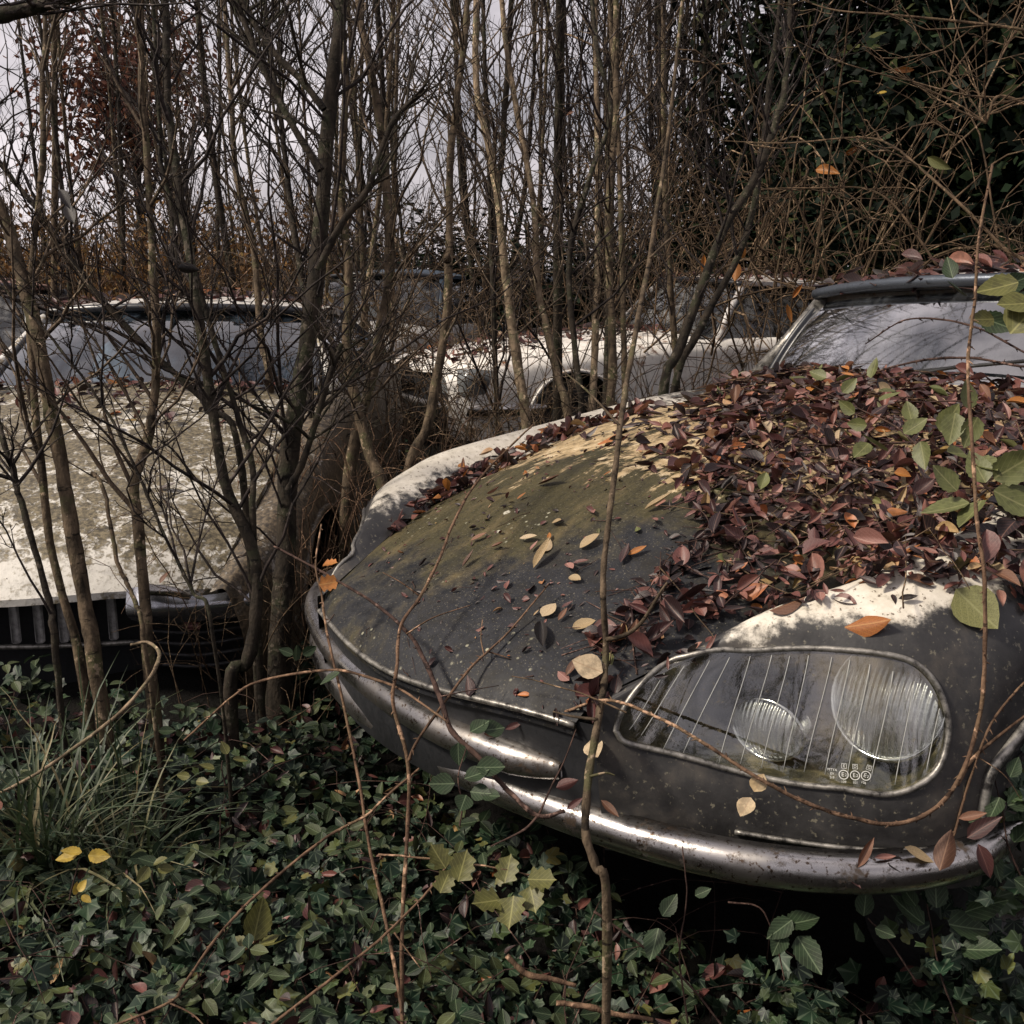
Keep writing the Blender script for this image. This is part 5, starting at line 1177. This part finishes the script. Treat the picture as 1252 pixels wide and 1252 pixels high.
k = pick(bm & (SPX[:, 0] < 700), 34)
for i in k:
    c_ = ['maroon', 'brown', 'orange', 'pink', 'maroon'][rp.integers(5)]
    leaf_obj(SWp[i]+SWn[i]*.016, SWn[i], rp.uniform(.024, .048), c_, f'{cname[c_]} leaf caught in the gutter beside the far fender', f'{cname[c_]} leaves in the far gutter', tilt=.4)
# leaves on the bumper
bmp = to_world(np.array(low)); 
for x, y, sz, c_, ang, lab in [(1033, 1068, .07, 'maroon', -70, 'maroon leaf hanging off the bumper left of the leaf heap'), (1052, 1048, .075, 'brown', 60, 'upright brown leaf first in the heap at the bumper end'), (1075, 1050, .05, 'pink', 10, 'small pink-grey leaf in the heap at the bumper end'), (1095, 1058, .08, 'black', -30, 'black rotten leaf in the middle of the heap on the bumper end'), (1115, 1045, .08, 'cream', -30, 'broad tan leaf in the heap at the bumper end'), (1122, 1068, .06, 'cream', -50, 'torn yellow-tan leaf drooping below the heap on the bumper'), (1152, 1045, .095, 'brown', 80, 'tall red-brown leaf at the right of the heap on the bumper'), (1195, 1015, .09, 'maroon', 30, 'crumpled dark red leaf beyond the bumper end'), (1200, 1050, .08, 'maroon', -70, 'dark red leaf hanging in the ivy under the bumper end'), (1183, 1000, .06, 'brown', 0, 'small brown leaf topmost beyond the bumper end'),
        (700, 985, .05, 'maroon', 40, 'maroon leaf on the lower bumper blade behind the sapling'), (742, 988, .06, 'brown', -60, 'brown leaf on the bumper right of the sapling'), (690, 960, .06, 'maroon', 20, 'dark leaf lodged between the bumper blades'), (515, 846, .045, 'maroon', -30, 'round maroon leaf on the upper bumper blade'), (600, 898, .055, 'brown', 10, 'brown leaf on the right half of the upper blade'), (625, 890, .05, 'maroon', 30, 'maroon leaf next to the brown one on the upper blade'), (472, 800, .05, 'brown', 60, 'small brown leaf on the bumper\'s left end')]:
    # drop onto the blade along the sight line
    best = None
    for d in np.linspace(1.2, 3.2, 400):
        q = P(x, y, d); l = to_local(q); vv = np.interp(l[0], [a[0] for a in low[2:11]], [a[1] for a in low[2:11]])
        if l[1] > vv-.048: best = q; break
    leaf_obj(best, unit(np.array([.15, -.75, .6])), sz*.62, c_, lab, None, rp.integers(0, 4), tang=(math.cos(math.radians(ang)), 0, math.sin(math.radians(ang))), tilt=.25)
# leaves and litter on the roofs and on the left bonnet
def on_local(M, V, n, size, lift, name='leaf_litter'):
    i = rp.integers(0, len(V), n); p = to_world(V[i], M)+rp.normal(0, .012, (n, 3))+np.c_[0*lift, 0*lift, lift]; Vv, f, u = multi(DT, p, rp.normal(0, .35, (n, 3))+[0, 0, 1], rp.uniform(*size, n), rp)
    return tag(mesh(name, Vv, f, DEAD, uv=u), kind='stuff')
lh = LH.reshape(-1, 3); lh = lh[(lh[:, 1] > .55)]; wgt = (lh[:, 1]-.45)**2; lhc = lh[rp.choice(len(lh), 900, p=wgt/wgt.sum())]
on_local(LM, lhc, 330, (.025, .055), rp.uniform(.002, .012, 330))
g = LEFT['gh']; s = rp.uniform(-1, 1, 160); on_local(LM, np.c_[s*.68, 1.46+rp.normal(0, .03, 160), .875+0*s], 160, (.03, .06), rp.uniform(.0, .02, 160))
rf = np.array([v.co[:] for v in [o for o in DS.children if o.name.startswith('roof')][0].data.vertices]); rf = rf[(rf[:, 2] > 1.2)]
on_local(DSM, rf, 700, (.04, .08), rp.uniform(.005, .03, 700))
rf = np.array([v.co[:] for v in [o for o in LC.children if o.name.startswith('roof')][0].data.vertices]); rf = rf[rf[:, 2] > 1.13]; on_local(LM, rf, 300, (.04, .07), rp.uniform(.005, .02, 300))
mh = MH.reshape(-1, 3); on_local(basis(MC), mh[mh[:, 0] < .45], 500, (.04, .08), rp.uniform(.002, .02, 500))
rf = np.array([v.co[:] for v in [o for o in MC.children if o.name.startswith('roof')][0].data.vertices]); rf = rf[rf[:, 2] > 1.15]; on_local(basis(MC), rf, 300, (.04, .08), rp.uniform(.005, .03, 300))
def lh_px(x, y):
    Q = project(to_world(LH.reshape(-1, 3), LM)); k = np.hypot(Q[:, 0]-x, Q[:, 1]-y).argmin(); return to_world(LH.reshape(-1, 3)[k], LM)
leaf_obj(lh_px(140, 466), (0, -.5, .85), .095, 'orange', 'bright orange leaf below the left car\'s windscreen', None, 3, tang=(1, 0, .1))
leaf_obj(lh_px(212, 712)+[0, -.03, .01], (0, -.7, .7), .05, 'brown', 'curled brown leaf stuck near the front edge of the white bonnet', None, 4, tang=(.2, 0, 1))
leaf_obj(lh_px(205, 603), (0, -.3, .95), .06, 'maroon', 'dark flat leaf in the middle of the white bonnet', None, 0, tang=(1, .2, 0))

for px_, d_, rad_, n_ in (((1232, 1030), 1.72, .13, 150), ((1240, 930), 1.75, .09, 60), ((1160, 1190), 1.66, .10, 60), ((960, 1240), 1.66, .10, 50), ((1245, 1150), 1.66, .11, 70)):
    c_ = P(*px_, d_); p = c_+np.clip(rl.normal(0, 1, (n_, 3)), -1.3, 1.3)*[rad_*.55, rad_*.5, rad_*.7]; V, f, u = multi(IT, p, CAMV0(p)*.6+rl.normal(0, .6, (n_, 3))+[0, 0, .5], rl.uniform(.016, .040, n_), rl); tag(mesh('ivy_cover', V, f, IVY, uv=u), kind='stuff')
# ------------------------------------------------------------------ sapling, brambles and sprigs in front
def stem_thing(name, label, cat, pts, r, matl, thorns=0, leaves=(), lmat=None, ground=False, twigs=(), group=None):
    pts = np.array(pts, float)
    if ground:
        b = pts[0].copy(); b[2] = ground_z(b[0], b[1])-.02; b[:2] += (pts[0]-pts[1])[:2]*.2
        pts = np.vstack([b, pts])
    n = max(30, 8*len(pts)); path = smooth_path(pts, n)+rp.normal(0, .0007, (n, 3)).cumsum(0)*.4
    root = thing(name, label, cat, tuple(path[0]), group=group); rr = np.interp(np.linspace(0, 1, n), np.linspace(0, 1, len(r)), r)
    V, Fc = tube(path-path[0], rr*(1+.08*np.sin(np.arange(n)*1.1)), 7); parts = [(V, Fc)]
    if thorns:
        L = np.linalg.norm(np.diff(path, axis=0), axis=1).sum(); m_ = int(L/thorns); i = np.linspace(1, n-2, m_).astype(int); T = np.gradient(path, axis=0)[i]; d = np.cross(unit(T), rp.normal(0, 1, (m_, 3))); d = unit(d-unit(T)*.4)
        b = path[i]; l = rp.uniform(.006, .011, m_)[:, None]; q = np.stack([b, b+d*l*.5, b+d*l-unit(T)*l*.15], 1)-path[0]; a1 = tubes(q, np.array([.0022, .0012, .0001])[None]*np.ones((m_, 1)), 4); parts.append((a1[0], [a1[1]]))
    for tp, tr in twigs:
        q = smooth_path(np.array(tp), 18); parts.append(tube(q-path[0], np.linspace(tr, tr*.45, 18), 5))
    V, Fc = join(parts); mesh('stem', V, Fc, matl, root)
    for (pos, size, nrm, tang, shp) in leaves:
        tm = SHAPES.get(shp) or OV[0]; V0, f0, u0 = tm; nrm = unit(np.array(nrm, float)); t = np.array(tang, float); t = unit(t-nrm*(t@nrm)); b = np.cross(t, nrm)
        st = np.array(pos)-path[0]; V = st+size*(V0[:, :1]*b+V0[:, 1:2]*t+V0[:, 2:]*nrm)
        mesh('leaf', V, [f0], lmat or BRLEAF, root, uv=u0)
    return root
SHAPES['lobed'] = leaf_tmpl(.85, .1, .25, lobes=.5*(1-np.cos(np.pi*np.clip(1.25*np.sin(np.pi*np.linspace(0,1,33)**.75),0,1)))*(.86+.14*np.cos(np.linspace(0,1,33)*2*np.pi*3.5+2.4)), n=33)
SHAPES['serr'] = leaf_tmpl(.68, .2, .28, lobes=[.1, .5, .82, .78, .98, .92, 1., .9, .88, .72, .66, .5, .4, .2, .02], n=29)
CAMV = lambda p: unit(np.array([0, 0, CH])-p)
def lf(px, py, d, size, ang, shp='serr', lean=.45):
    p = P(px, py, d); a = math.radians(ang); t = np.array([math.cos(a), 0, math.sin(a)]); t = t+np.array([0, rp.normal(0, .3), 0]); n = CAMV(p)*.8+rp.normal(0, lean, 3)+[0, 0, .5]
    return (p, size, n, t, shp)
pp = lambda L: [P(*q) for q in L]
sd = 1.74
stem_thing('sapling', 'slender pale sapling growing up in front of the dark bonnet', 'sapling',
  pp([(742, 1110, 1.56), (728, 1060, 1.56), (716, 1020, 1.57), (718, 960, 1.60), (727, 900, 1.65), (735, 850, 1.70), (740, 800, sd), (737, 740, sd), (736, 690, sd+.02), (742, 640, sd+.05), (750, 580, sd+.1), (757, 520, sd+.15), (768, 450, sd+.25), (780, 380, sd+.35), (792, 320, sd+.45), (803, 250, sd+.5), (815, 176, sd+.55), (827, 70, sd+.6), (834, 0, sd+.62), (842, -90, sd+.65)]),
  [.0075, .0065, .006, .0052, .005, .0054, .0052, .004, .003], BARK, ground=True,
  twigs=[(pp([(741, 782, sd), (765, 776, sd-.01), (785, 760, sd-.02), (805, 728, sd-.03), (816, 712, sd-.03)]), .0045), (pp([(730, 880, 1.665), (700, 876, 1.67), (676, 870, 1.68)]), .003), (pp([(719, 950, 1.605), (740, 945, 1.60), (752, 948, 1.60)]), .0025), (pp([(795, 315, sd+.45), (830, 285, sd+.5), (880, 268, sd+.55)]), .003), (pp([(757, 520, sd+.15), (720, 480, sd+.2), (690, 455, sd+.25)]), .0025)],
  leaves=[lf(737, 822, sd-.02, .052, 175, 'round', .05), lf(722, 905, sd-.02, .04, -60, 'round')], lmat=DEAD1['cream'])
bd = 1.52
stem_thing('bramble_cane', 'long thorny bramble cane looping under the headlamp and up past the fender', 'bramble',
  pp([(690, 870, 1.74), (744, 856, 1.68), (810, 881, 1.62), (876, 920, 1.56), (929, 956, bd), (987, 987, bd), (1044, 1004, bd), (1097, 1009, bd), (1141, 991, bd), (1176, 947, bd+.01), (1198, 876, bd+.02), (1205, 788, bd+.02), (1203, 700, bd+.03), (1195, 643, bd+.03), (1190, 553, bd+.05), (1184, 444, bd+.08), (1192, 372, bd+.1), (1198, 290, bd+.12), (1215, 200, bd+.2)]),
  [.0022, .0027, .003, .0032, .003, .0026, .002], BRAMBLE, thorns=.016,
  leaves=[lf(918, 975, 1.53, .032, -80, 'round'), lf(922, 968, 1.53, .03, 60, 'round')], lmat=DEAD1['cream'])
stem_thing('bramble_cane', 'two thorned canes crossing at the right edge beside the fender', 'bramble',
  pp([(1166, 1022, 1.6), (1178, 980, 1.6), (1197, 918, 1.6), (1215, 880, 1.6), (1250, 838, 1.62), (1300, 790, 1.65)]), [.002, .002, .0016], BRAMBLE, thorns=.022,
  twigs=[(pp([(1170, 960, 1.6), (1188, 930, 1.6), (1215, 905, 1.61), (1260, 870, 1.62)]), .004), (pp([(1195, 925, 1.6), (1230, 950, 1.6), (1255, 990, 1.62)]), .001)])
# left canes
stem_thing('bramble_cane', 'tall thin cane rising left of the bumper out of the ivy', 'bramble',
  pp([(492, 1240, 1.75), (472, 1122, 1.85), (454, 1040, 1.9), (440, 960, 1.95), (422, 867, 2.0), (404, 788, 2.05), (393, 727, 2.1), (385, 690, 2.12), (392, 640, 2.15)]), [.0032, .003, .0025, .0016], BRAMBLE, thorns=.04, ground=True,
  leaves=[lf(390, 715, 2.08, .04, 10, 'lobed'), lf(395, 690, 2.1, .032, 30, 'lobed')], lmat=DEAD1['orange'])
stem_thing('bramble_cane', 'cane standing against the bumper\'s left end and reaching across the olive bonnet', 'bramble',
  pp([(490, 1150, 1.75), (497, 1018, 1.82), (497, 932, 1.84), (479, 860, 1.86), (483, 817, 1.88), (488, 765, 1.92), (512, 728, 1.96), (536, 680, 2.02), (552, 640, 2.1), (576, 596, 2.2), (608, 560, 2.3), (650, 520, 2.4)]), [.0034, .0034, .003, .0028, .002], BRAMBLE, thorns=.035, ground=True,
  twigs=[(pp([(512, 728, 1.96), (490, 712, 1.96), (468, 700, 1.97)]), .0018), (pp([(497, 775, 1.9), (530, 755, 1.9), (575, 740, 1.9)]), .0018)])
stem_thing('bramble_cane', 'forked cane slanting up over the lower bonnet', 'bramble',
  pp([(500, 930, 1.8), (512, 903, 1.8), (551, 849, 1.82), (580, 813, 1.85), (600, 795, 1.87), (630, 766, 1.9), (672, 715, 1.95)]), [.0026, .0024, .0014], BRAMBLE, thorns=.03,
  twigs=[(pp([(598, 797, 1.87), (620, 804, 1.85), (624, 806, 1.85)]), .0015), (pp([(592, 802, 1.86), (588, 780, 1.88), (590, 757, 1.9)]), .0015)])
stem_thing('bramble_cane', 'dark knotted cane running down along the bumper blades', 'bramble',
  pp([(335, 668, 2.2), (404, 705, 2.1), (458, 737, 2.0), (501, 777, 1.92), (522, 813, 1.86), (537, 852, 1.8), (551, 892, 1.76), (587, 928, 1.72), (623, 967, 1.68), (659, 996, 1.66), (690, 990, 1.66)]), [.002, .003, .0042, .0046, .004, .003], BRAMBLE_DK, thorns=.03,
  twigs=[(pp([(537, 852, 1.8), (570, 845, 1.78), (610, 838, 1.8)]), .0014), (pp([(659, 996, 1.66), (675, 960, 1.68), (690, 930, 1.7), (705, 890, 1.72)]), .002), (pp([(659, 996, 1.66), (640, 1015, 1.65), (600, 1035, 1.65)]), .0025)])
stem_thing('bramble_cane', 'thin cane arching level from the grass to the bumper\'s left end', 'bramble',
  pp([(225, 905, 2.15), (280, 855, 2.1), (320, 832, 2.08), (404, 818, 2.0), (458, 830, 1.92), (494, 846, 1.86), (548, 885, 1.76)]), [.002, .0026, .0026, .0018], BRAMBLE, thorns=.05,
  leaves=[lf(362, 808, 2.06, .03, 100), lf(370, 800, 2.06, .03, 30), lf(358, 800, 2.06, .028, 170), lf(415, 822, 1.98, .04, -95)], lmat=GRLEAF)
stem_thing('bramble_cane', 'long thin cane slanting across the ivy at lower left', 'bramble',
  pp([(120, 1262, 1.7), (207, 1226, 1.72), (226, 1202, 1.74), (271, 1138, 1.78), (331, 1078, 1.82), (397, 1025, 1.86), (443, 1000, 1.88), (469, 976, 1.88), (510, 940, 1.86)]), [.0022, .0026, .0026, .0018], BRAMBLE, thorns=.03,
  twigs=[(pp([(207, 1226, 1.72), (235, 1240, 1.72), (255, 1260, 1.7)]), .002)])
stem_thing('bramble_cane', 'pale cane curving up over the grass tufts at the left', 'bramble',
  pp([(-30, 985, 2.2), (38, 950, 2.2), (94, 912, 2.2), (143, 874, 2.2), (177, 836, 2.2), (195, 800, 2.22), (182, 783, 2.25), (160, 786, 2.25)]), [.003, .004, .004, .003], BARK_PALE, thorns=0)
stem_thing('bramble_cane', 'cane rising from the bottom edge through the ivy near the centre', 'bramble',
  pp([(320, 1262, 1.7), (414, 1190, 1.72), (470, 1145, 1.74), (520, 1095, 1.76), (555, 1050, 1.78)]), [.0026, .0024, .0016], BRAMBLE, thorns=.03, twigs=[(pp([(482, 1140, 1.74), (500, 1165, 1.73), (515, 1185, 1.72)]), .0018), (pp([(425, 1180, 1.72), (440, 1215, 1.72)]), .0014)])
# sprigs under the bumper
stem_thing('hawthorn_sprig', 'sprig of yellow-green lobed leaves hanging below the bumper', 'sprig',
  pp([(463, 1045, 1.72), (500, 1048, 1.7), (560, 1055, 1.68), (610, 1062, 1.66), (650, 1070, 1.66)]), [.0018, .0016, .001], BRAMBLE, thorns=.05,
  leaves=[lf(560, 1078, 1.66, .05, 85, 'lobed', .2), lf(617, 1080, 1.65, .045, 80, 'lobed', .2), lf(645, 1075, 1.65, .045, 60, 'lobed', .2), lf(648, 1083, 1.65, .045, -70, 'lobed', .2), lf(628, 1095, 1.64, .055, -80, 'lobed', .2), lf(612, 1100, 1.64, .05, -120, 'lobed', .2), lf(538, 1092, 1.66, .04, 70, 'lobed', .2), lf(545, 1062, 1.67, .045, 150, 'lobed', .2)], lmat=YGLEAF)
stem_thing('leafy_sprig', 'sprig of rounded green leaves at the centre, hanging over the lower blade', 'sprig',
  pp([(562, 1010, 1.66), (565, 985, 1.67), (560, 950, 1.68), (570, 915, 1.7)]), [.0014, .0012, .001], BRAMBLE_DK, leaves=[lf(556, 958, 1.67, .04, 200, 'round'), lf(568, 952, 1.67, .04, 20, 'round'), lf(575, 968, 1.67, .035, -60, 'round'), lf(582, 938, 1.68, .045, 15, 'round'), lf(570, 972, 1.66, .035, -110, 'round'), lf(590, 972, 1.66, .03, 0, 'round'), lf(575, 895, 1.7, .035, 30, 'round'), lf(590, 893, 1.7, .04, 10, 'round'), lf(560, 908, 1.7, .035, -100, 'round')], lmat=GRLEAF)
for lab, stem, lv, lm in [
 ('broad two-tone bramble leaves right of centre, below the bumper', [(890, 1103), (929, 1110), (947, 1150), (960, 1207)], [(962, 1130, .062, 10), (968, 1125, .055, 190), (975, 1145, .07, -60), (958, 1140, .05, -110)], GRLEAF),
 ('pair of serrated leaves on a thin stem between sapling and headlamp bottom', [(841, 1251), (832, 1167), (841, 1097), (837, 1035)], [(805, 1135, .06, -75), (810, 1120, .045, 40), (850, 1095, .03, 60)], GRLEAF),
 ('cluster of big dark green leaves at lower right', [(1175, 1262), (1150, 1190), (1140, 1130), (1135, 1105)], [(1130, 1130, .07, 215), (1145, 1110, .06, 90), (1160, 1130, .085, -35), (1180, 1115, .075, 20), (1175, 1160, .07, -50), (1120, 1108, .04, 120)], GRLEAF),
 ('small trio of leaves on a curved stalk left of the big dark green cluster', [(1120, 1200), (1085, 1150), (1060, 1125)], [(1056, 1120, .05, 80), (1050, 1135, .05, 215), (1070, 1135, .035, -30)], GRLEAF),
 ('spray of ivy-green leaves at the right edge beside the bumper end', [(1262, 1100), (1235, 1040), (1225, 990), (1215, 950)], [(1222, 975, .05, 150), (1232, 985, .055, 20), (1240, 1030, .06, -20), (1210, 1000, .045, 190), (1235, 950, .04, 60), (1245, 1000, .05, 40), (1215, 1045, .05, -100), (1240, 1075, .05, -60)], GRLEAF),
 ('golden three-leaf bramble sprig among the left ivy', [(85, 1100), (92, 1070), (97, 1050)], [(95, 1045, .045, 215), (100, 1042, .042, 100), (108, 1046, .045, 10)], DEAD1['yellow']),
 ('small yellow sprig below the golden one', [(100, 1110), (95, 1098), (94, 1095)], [(90, 1094, .028, 190), (96, 1090, .028, 70), (100, 1095, .025, -40)], DEAD1['yellow']),
 ('lime three-leaf sprig right of the golden one', [(190, 1085), (186, 1070), (186, 1062)], [(182, 1060, .04, 230), (188, 1056, .035, 90), (193, 1062, .035, 0)], YGLEAF),
 ('lime leaves nearest the middle of the ivy, on a thin stalk', [(275, 960), (270, 940), (272, 930)], [(285, 928, .032, 20), (278, 922, .03, 120), (262, 940, .032, 190), (240, 955, .03, 0), (232, 950, .028, 160)], YGLEAF),
 ('large pale fig-like leaf in the lower middle ivy', [(305, 1180), (308, 1150), (310, 1140)], [(310, 1150, .09, 75), (305, 1155, .06, 160), (318, 1155, .06, 10)], YGLEAF),
]:
    dd = 1.75 if stem[0][0] < 700 else 1.62
    if stem[0][0] < 320: dd = 1.95
    stem_thing('leafy_sprig', lab, 'sprig', pp([(x, y, dd) for x, y in stem]), [.0016, .0012, .001], BRAMBLE_DK, leaves=[lf(x, y, dd-.01, s_*.85, a, 'serr', .4) for x, y, s_, a in lv], lmat=lm)
# twigs lying on the ground, bottom right
for lab, px in [('peeling reddish stick lying on the ground at the bottom, right of centre', [(620, 1168), (643, 1190), (672, 1198), (705, 1207)]), ('orange-brown stick lying at the bottom edge right of centre', [(680, 1226), (715, 1230), (752, 1239), (800, 1246)]), ('thin dark cane trailing from the sapling foot to the bottom edge', [(726, 1114), (788, 1159), (845, 1207), (890, 1262)])]:
    stem_thing('dry_stick', lab, 'stick', [P(x, y, 1.62) for x, y in px], [.004, .005, .003] if 'cane' not in lab else [.002, .0015], BRAMBLE if 'cane' not in lab else BRAMBLE_DK)
# brambles with green leaves over the leaf drift, in front of the windscreen
def spray(label, stem, r, leaves, lmat=None, thorns=.03, matl=None, name='bramble_cane'):
    stem_thing(name, label, 'bramble', pp(stem), r, matl or BRAMBLE_DK, thorns, [lf(*q) for q in leaves], lmat)
spray('leafy bramble shoot lying over the left part of the drift', [(1252, 720, 1.9), (1200, 640, 1.95), (1150, 575, 2.0), (1100, 525, 2.1), (1050, 500, 2.2), (990, 470, 2.35)], [.0025, .002, .001],
  [(1105, 530, 1.98, .05, 30), (1085, 552, 1.96, .06, 190), (1062, 542, 1.98, .05, 250), (1125, 540, 1.96, .055, -80), (1150, 528, 1.96, .06, 60), (1115, 515, 2.0, .045, 100), (1060, 520, 2.05, .04, 180), (1045, 505, 2.1, .04, 150), (1030, 480, 2.2, .04, 30), (1075, 490, 2.1, .045, 60), (1095, 478, 2.15, .04, 120), (1010, 462, 2.3, .04, 150), (1065, 462, 2.2, .045, 60), (985, 462, 2.35, .035, 200)])
spray('bramble with large yellow-green leaves at the right edge of the drift', [(1280, 690, 1.75), (1240, 630, 1.78), (1200, 590, 1.8), (1160, 560, 1.85)], [.0022, .0016, .001],
  [(1185, 615, 1.74, .075, 160), (1170, 600, 1.75, .055, 130), (1200, 612, 1.73, .07, -60), (1215, 600, 1.73, .085, -40), (1215, 585, 1.74, .08, 25), (1205, 590, 1.74, .06, 110), (1180, 555, 1.8, .05, 200), (1195, 560, 1.78, .055, -70), (1168, 505, 1.84, .06, -100), (1195, 510, 1.82, .055, -110), (1185, 500, 1.85, .05, 100)])
spray('dark thorny cane arching across the windscreen', [(1330, 450, 1.9), (1252, 448, 1.95), (1190, 438, 2.05), (1130, 440, 2.2), (1080, 452, 2.35), (1020, 470, 2.5)], [.0022, .0026, .0018], [], thorns=.02)
spray('second dark cane drooping over the windscreen\'s right half', [(1330, 475, 1.85), (1252, 430, 1.9), (1180, 395, 2.0), (1110, 390, 2.1), (1060, 420, 2.2)], [.0018, .002, .0012], [(1235, 408, 1.85, .085, 30, 'round', .15), (1262, 370, 1.85, .06, 160, 'round', .2), (1215, 390, 1.9, .05, 200), (1245, 345, 1.88, .07, 170)], YGLEAF, thorns=.025)
spray('leafy shoot in front of the roof edge at the right', [(1330, 400, 1.95), (1262, 372, 1.95), (1210, 356, 2.0), (1160, 350, 2.05)], [.0016, .0014, .001], [(1180, 362, 1.98, .05, 220), (1200, 388, 1.96, .06, -20), (1165, 340, 2.03, .045, 100), (1225, 352, 1.95, .055, 20), (1245, 360, 1.94, .05, -30)], GRLEAF)
for lab, st in [('long dead cane crossing the dark evergreens at top right', [(1330, 60, 3.2), (1252, 37, 3.2), (1180, 27, 3.25), (1090, 18, 3.3), (1010, 10, 3.4), (940, -20, 3.5)]),
                ('pale dead cane descending to the roof at the right', [(1262, 320, 3.0), (1230, 305, 3.05), (1180, 255, 3.1), (1130, 210, 3.2), (1090, 178, 3.3), (1050, 168, 3.4), (960, 175, 3.6), (880, 172, 3.8)]),
                ('thin dead cane curving up beside the evergreens', [(1262, 130, 3.3), (1220, 118, 3.3), (1205, 150, 3.3), (1200, 120, 3.4), (1240, 40, 3.5), (1270, -10, 3.6)]),
                ('dead cane bending over the rusty car\'s roof', [(1150, 330, 4.2), (1080, 240, 4.3), (1000, 230, 4.4), (900, 240, 4.6), (830, 300, 4.8)])]:
    pts_ = np.array(pp(st)); q = smooth_path(pts_, 40); root = thing('dead_cane', lab, 'bramble', tuple(q[0])); V, Fc = tube(q-q[0], np.linspace(.0055, .002, 40), 6); mesh('cane', V, Fc, VINE, root)
    V, Fc = limb_set(q-q[0], np.linspace(.005, .002, 40), 16, .55, rt, .05, (-.6, 1.1), 4, .003, .0012, 1); mesh('side_shoots', V, Fc, VINE, root)
# a few hanging leaves among the canes
for x, y, d, sz, c_, lab in [(1008, 208, 6.4, .16, 'orange', 'largest orange leaf hanging before the evergreens'), (1040, 184, 6.2, .11, 'orange', 'small amber leaf hanging right of the largest orange one'), (1078, 116, 6.6, .10, 'yellow', 'ochre leaf hanging high in the vines'), (1108, 84, 6.6, .12, 'orange', 'orange leaf hanging highest before the evergreens'), (907, 308, 5.5, .09, 'orange', 'red-orange leaf above the rusty car\'s roof'), (900, 330, 5.5, .10, 'orange', 'bright orange leaf just above the rusty car\'s roof'), (860, 320, 5.4, .09, 'orange', 'orange leaf left of the rusty car\'s roof'), (975, 358, 4.4, .07, 'orange', 'red-orange leaf before the dark car\'s windscreen corner'), (964, 380, 4.2, .07, 'orange', 'brick-orange leaf below the one at the windscreen corner'), (690, 140, 6., .09, 'brown', 'single brown leaf clinging high among the middle stems'), (1145, 198, 5., .12, 'green', 'olive leaf hanging in front of the darkest evergreen'), (78, 240, 2.3, .05, 'black', 'black leaf silhouetted against the sky at the left'), (86, 262, 2.3, .06, 'black', 'lower black leaf silhouetted against the sky at the left'), (228, 328, 2.5, .05, 'black', 'dark leaf hanging before the left car\'s roof')]:
    p = P(x, y, d); leaf_obj(p, CAMV(p)*.9, sz, c_, lab, None, rp.integers(0, 4), tilt=.35)

# ------------------------------------------------------------------ light
W = bpy.data.worlds.new('World'); S.world = W; W.use_nodes = True; t = W.node_tree; t.nodes.clear()
SUN_EL, SUN_AZ = math.radians(44), math.radians(-104)      # azimuth measured from +Y towards +X
o = t.nodes.new('ShaderNodeOutputWorld'); b = t.nodes.new('ShaderNodeBackground'); b.inputs[1].default_value = .10; t.links.new(b.outputs[0], o.inputs[0])
sky = t.nodes.new('ShaderNodeTexSky'); sky.sky_type = 'NISHITA'; sky.sun_disc = False; sky.sun_elevation = SUN_EL; sky.sun_rotation = SUN_AZ; sky.air_density = 1.; sky.dust_density = 2.5; sky.ozone_density = 1.5
tc = t.nodes.new('ShaderNodeTexCoord'); mp = t.nodes.new('ShaderNodeMapping'); mp.inputs['Scale'].default_value = (1, 1, 2.2); t.links.new(tc.outputs['Generated'], mp.inputs[0])
nz = t.nodes.new('ShaderNodeTexNoise'); nz.inputs['Scale'].default_value = 2.4; nz.inputs['Detail'].default_value = 7; nz.inputs['Roughness'].default_value = .58; t.links.new(mp.outputs[0], nz.inputs['Vector'])
cr_ = t.nodes.new('ShaderNodeValToRGB'); t.links.new(nz.outputs['Fac'], cr_.inputs[0]); e = cr_.color_ramp.elements; e[0].position = .38; e[0].color = (.42, .415, .44, 1); e[1].position = .60; e[1].color = (1.08, 1.04, 1.05, 1)
ml = t.nodes.new('ShaderNodeMix'); ml.data_type = 'RGBA'; ml.blend_type = 'MULTIPLY'; ml.inputs[0].default_value = 1; t.links.new(cr_.outputs[0], ml.inputs[6]); ml.inputs[7].default_value = (9.2, 8.65, 8.8, 1)
mx = t.nodes.new('ShaderNodeMix'); mx.data_type = 'RGBA'; mx.inputs[0].default_value = .86; t.links.new(sky.outputs[0], mx.inputs[6]); t.links.new(ml.outputs[2], mx.inputs[7]); t.links.new(mx.outputs[2], b.inputs[0])
sl = bpy.data.lights.new('sun', 'SUN'); sl.energy = 4.7; sl.angle = math.radians(9); sl.color = (1, .89, .75)
so = bpy.data.objects.new('sun', sl); COL.objects.link(so); so.rotation_euler = (pi/2-SUN_EL, 0, pi-SUN_AZ)
dv = Vector((math.sin(SUN_AZ)*math.cos(SUN_EL), math.cos(SUN_AZ)*math.cos(SUN_EL), math.sin(SUN_EL))); so.rotation_euler = dv.to_track_quat('Z', 'Y').to_euler(); so.location = dv*30
S.view_settings.view_transform = 'Standard'; S.view_settings.look = 'None'; S.view_settings.exposure = .08; S.view_settings.gamma = 1
S.cycles.max_bounces = 6; S.cycles.transparent_max_bounces = 12; S.cycles.diffuse_bounces = 2; S.cycles.glossy_bounces = 3; S.cycles.transmission_bounces = 3; S.cycles.caustics_reflective = False; S.cycles.caustics_refractive = False
S.cycles.sample_clamp_indirect = 4
